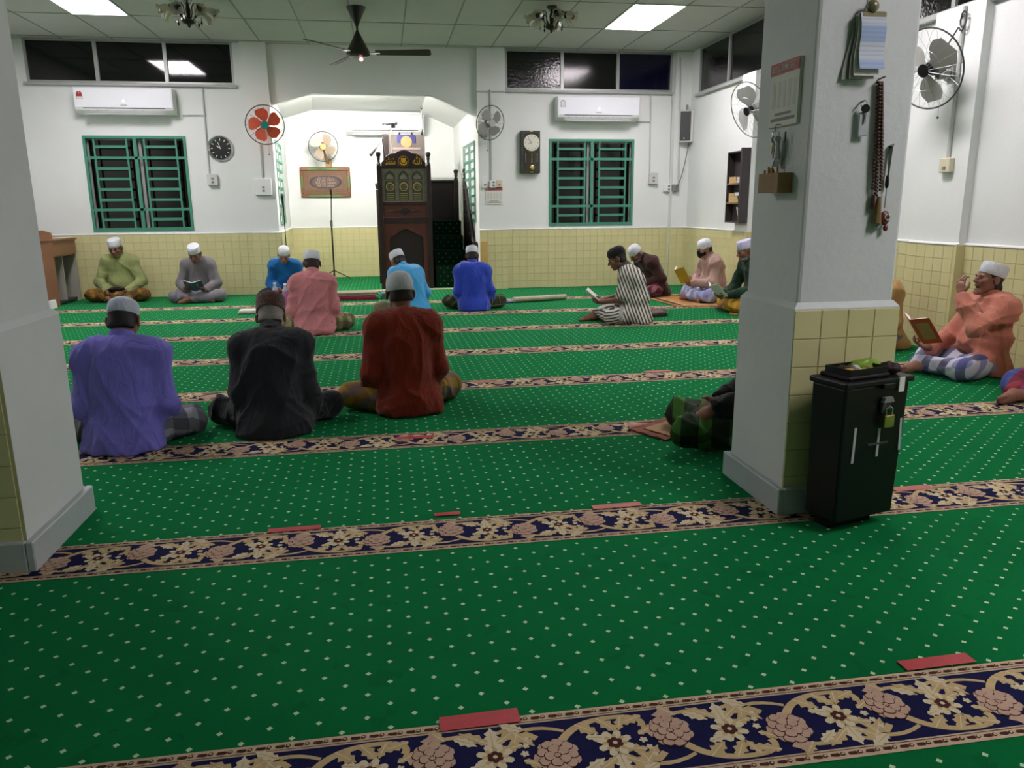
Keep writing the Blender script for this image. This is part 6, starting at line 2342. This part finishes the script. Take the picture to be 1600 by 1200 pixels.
# 5 sky blue, turned left
person('man in a sky blue shirt and white cap turned left before the pulpit', (.30, 8.60, 0), .62, '#8a6048', SKY, cloth('khaki_sarong', '#6e634c'), True,
       s=.91, lean=.34, slouch=.6, neck=.8, nod=.55, h=.009, hc=.0105, seed=52, foldamp=.005, hair=HAIRB, face_detail=True)
# 6 royal blue
person('man in a royal blue shirt and white cap, seen from behind below the pulpit stairs', (1.00, 8.92, 0), -.04, '#855a44', ROYAL, plaid('sarong_olive', '#2f3620', '#4a4a2c', '#1c2416', 9., thin='#8f9470'), True,
       s=.87, lean=.18, slouch=.3, neck=.4, nod=.35, wide=1.02, face_detail=False, h=.009, hc=.0105, seed=61, foldamp=.005, hair=HAIRS, arms={-1: ((-.20, .04, .25), (-.12, .28, .17)), 1: ((.22, .05, .26), (.12, .28, .17))},
       legs={1: ((.095, .03, .10), (.37, .16, .095), (-.10, .30, .07))})
# 7 striped robe
STR = stripes_mat('striped_robe', ('#c2beb4', '#454744'), 30., .45)


def robe_coord(co, s):
    y, z = co[:, 1] / s, co[:, 2] / s
    lap = np.clip((y - .13) / .04, 0, 1) * np.clip((.27 - z) / .05, 0, 1)
    return (y * 1.0 - .38 * z + .5) * (1 - lap) + (z * 1.05 + .2 * y) * lap


p7 = person('man in a grey and white striped robe and black cap reading', (2.53, 7.62, 0), 1.25, '#74503e', STR, None, True,
            s=.935, lean=.20, slouch=.42, neck=.55, nod=.42, wide=1.2, belly=.065, capkind='sport', capm=CAPBK, sleeve='short', h=.0075, hc=.009, seed=71, foldamp=.0035, hair=HAIRB, collar='shirt', robe=True, stripe=robe_coord, long_shirt=True, shirt_name='robe',
            arms={1: ((.24, .15, .27), (.10, .34, .23)), -1: ((-.24, .15, .27), (-.06, .36, .22))}, feet={1: ((-.3, .9, -.05), (.2, .2, .9))},
            legs={1: ((.095, .03, .10), (.29, .30, .095), (.02, .47, .06))})
# 8 brown shirt
person('man in a dark brown shirt and white knitted cap bending down beside the striped robe', (3.56, 9.86, .013), 1.75, '#74503e', BROWN, plaid('sarong_maroon', '#5a2430', '#8c5a62', '#3a1a22', 9.), True,
       s=.92, lean=.45, slouch=.75, neck=1.0, nod=.75, wide=1.05, capkind='dome', capm=CAPK, h=.0085, hc=.0105, seed=81, foldamp=.006, hair=HAIRG, mask='chin')
# 9 blush shirt, black mask
p9 = person('man with a black face mask and white cap reading a yellow book', (4.02, 9.08, .013), 1.62, '#946a55', BLUSH, plaid('sarong_lavender', '#8d92b4', '#b4b8cc', '#6a70a4', 8.), True,
            s=.905, lean=.12, slouch=.32, neck=.5, nod=.32, wide=1.08, belly=.045, h=.0078, hc=.010, seed=91, foldamp=.006, hair=HAIRS, collar='shirt', mask='black', captilt=.0,
            arms={1: ((.25, .12, .27), (.11, .33, .24)), -1: ((-.24, .13, .27), (-.06, .35, .25))}, hand_dirs={1: ((-.15, .7, .5), (-1, .2, .2)), -1: ((.1, .7, .5), (1, .2, .2))}, capkind='dome')
# 10 forest green shirt behind the pillar
p10 = person('man in a dark green shirt and white cap half hidden by the right pillar', (4.06, 8.02, .013), 1.6, '#7a5340', FOREST, plaid('sarong_yellow', '#b4862a', '#d0a23a', '#4a3a1c', 10.), True,
             s=.95, lean=.14, slouch=.34, neck=.5, nod=.3, h=.0078, hc=.010, seed=101, foldamp=.005, hair=HAIRG, capm=cloth('lilac_cap', '#c3bfdc', bump=.3), mask='chin',
             arms={1: ((.25, .17, .26), (.10, .37, .19)), -1: ((-.24, .17, .26), (-.06, .39, .20))})
# 11 hidden man behind the near pillar
person('man in black with a green plaid sarong mostly hidden by the right pillar', (1.875, 3.47, 0), 1.42, '#7a5340', NIGHT, plaid('sarong_green_plaid', '#22361b', '#477a2c', '#11160f', 7., 1.3), True,
       s=.96, lean=-.04, slouch=.02, neck=.05, nod=.15, turn=-.3, h=.0075, hc=.009, seed=111, foldamp=.005, hair=HAIRB,
       arms={1: ((.25, .04, .28), (.16, .22, .19)), -1: ((-.24, .13, .30), (-.16, .33, .225))}, hand_dirs={-1: ((.1, .8, -.35), (.3, -.3, -1))}, legs={-1: ((-.095, .03, .11), (-.16, .47, .115), (.06, .34, .065)), 1: ((.095, .03, .10), (.24, .42, .10), (-.02, .34, .065))}, face_detail=False)
# 12 salmon shirt by the right wall
p12 = person('man in a salmon shirt with open mouth and raised hand against the right wall', (4.10, 4.70, 0), 1.42, '#8c6250', SALMON, plaid('sarong_blue_white', '#b9bac8', '#1c1f52', '#4a5090', 7.), True,
             s=.89, lean=-.04, slouch=.05, neck=.15, nod=-.12, wide=1.1, belly=.04, h=.0062, hc=.0085, seed=121, foldamp=.006, hair=HAIRB, hair_low=.02, mouth_open=True, captilt=.22,
             arms={-1: ((-.26, .26, .40), (-.10, .29, .62)), 1: ((.22, .16, .26), (.10, .38, .19))}, hand_dirs={-1: ((.25, .1, 1), (.3, -1, 0)), 1: ((.0, 1, .25), (-.3, 0, 1))},
             legs={1: ((.095, .03, .10), (.26, .32, .085), (.02, .52, .06)), -1: ((-.095, .03, .10), (-.31, .33, .09), (.05, .45, .06))}, feet={1: ((-.05, .9, -.1), (.9, .1, .35))}, curl=.55)
# 13 sand shirt, almost hidden
person('man in a sand-coloured shirt almost hidden behind the pillar at the right', (4.09, 5.78, 0), 1.5, '#7a5340', SAND, cloth('grey_trousers', '#5f5f66'), True,
       s=.90, lean=.1, slouch=.3, h=.0095, hc=.011, seed=131, foldamp=.005, face_detail=False, lower_name='trousers')
# 14 at the right edge
person('man in an orange shirt cut off by the right edge, one bare foot showing', (4.10, 3.84, 0), 1.5, '#8c6250', cloth('orange_shirt', '#c2562a'), plaid('sarong_rainbow', '#6a2438', '#2f5a9c', '#a03a44', 6.), True,
       s=.95, lean=.1, slouch=.2, h=.0075, hc=.010, seed=141, face_detail=False, legs={1: ((.095, .03, .10), (.26, .30, .085), (.06, .46, .06)), -1: ((-.095, .03, .10), (-.30, .30, .09), (.02, .40, .06))}, feet={1: ((-.1, .9, -.1), (.9, .1, .4))})
# 15 pea green shirt facing us
person('man in a pea green shirt and white cap facing us beside the desk', (-3.44, 10.98, 0), ph - .02, '#7d5644', OLIVE, plaid('sarong_mustard', '#6a4a1c', '#8a6a2c', '#33241c', 8.), True,
       s=.97, lean=.10, slouch=.22, neck=.4, nod=.3, wide=1.03, belly=.02, h=.0072, hc=.010, seed=151, foldamp=.006, hair=HAIRB, tilt=.05,
       arms={1: ((.27, .08, .27), (.13, .27, .15)), -1: ((-.27, .08, .27), (-.13, .27, .15))}, feet={1: ((.9, .3, -.05), (.1, .5, .9)), -1: ((-.9, .3, -.05), (-.1, .5, .9))})
# 16 grey shirt facing us with a teal book
p16 = person('man in grey with a white cap reading a teal book by the far wall', (-2.39, 10.68, 0), ph - .05, '#7d5644', GREY, cloth('grey_trousers_light', '#77737a'), True,
             s=.90, lean=.12, slouch=.34, neck=.6, nod=.5, h=.0072, hc=.010, seed=161, foldamp=.006, collar='shirt', lower_name='trousers', sarong=True,
             arms={1: ((.255, .10, .26), (.12, .31, .20)), -1: ((-.255, .10, .26), (-.12, .31, .19))}, hand_dirs={1: ((-.5, .6, .3), (0, .3, 1)), -1: ((.5, .6, .3), (0, .3, 1))})
# 17 teal shirt facing us
person('man in a teal blue shirt and white cap facing us behind the pink bottles', (-1.30, 10.62, 0), ph + .06, '#946c58', TEALS, cloth('dark_sarong', '#2b2a33'), True,
       s=.87, lean=.2, slouch=.42, neck=.7, nod=.5, tilt=-.08, h=.0072, hc=.010, seed=171, foldamp=.005, beard=HAIRG, capkind='peak', hair=HAIRG)

# ------------------------------------------------------------------ books in hand
TEALB = mat('book_teal', '#2f5f78', .5, var=.15, vscale=30)
book('open teal book held by the man in grey', local_to_world(p16, (0, .40 * .9, .235 * .9)), p16['face'], .75, (.12, .17, .010), TEALB, .7)
book('open yellow book held by the masked man', local_to_world(p9, (.02, .48, .30)), p9['face'], 1.05, (.14, .20, .012), mat('book_yellow', '#b0921f', .5, var=.15), 1.3)
book('open white booklet held by the man in the striped robe', local_to_world(p7, (.04, .46, .25)), p7['face'], .7, (.12, .17, .006), PAPER, .6)
book('open white book held by the man in dark green', local_to_world(p10, (.02, .50, .22)), p10['face'], .85, (.13, .19, .010), PAPER, .9)
book('open orange-red book held by the man in the salmon shirt', local_to_world(p12, (-.02, .50, .30)), p12['face'] + .1, .95, (.15, .21, .012), mat('book_orange', '#b5461f', .5, var=.1), .75, deco=mat('book_panel', '#a07a45', .5))

o = lump('dark_cloth', 'folded dark cloth on the lap of the man in pea green', 'cloth', (-3.44, 10.70, .15), (.20, .12, .06), cloth('dark_lap_cloth', '#1c1a1c'), 12)
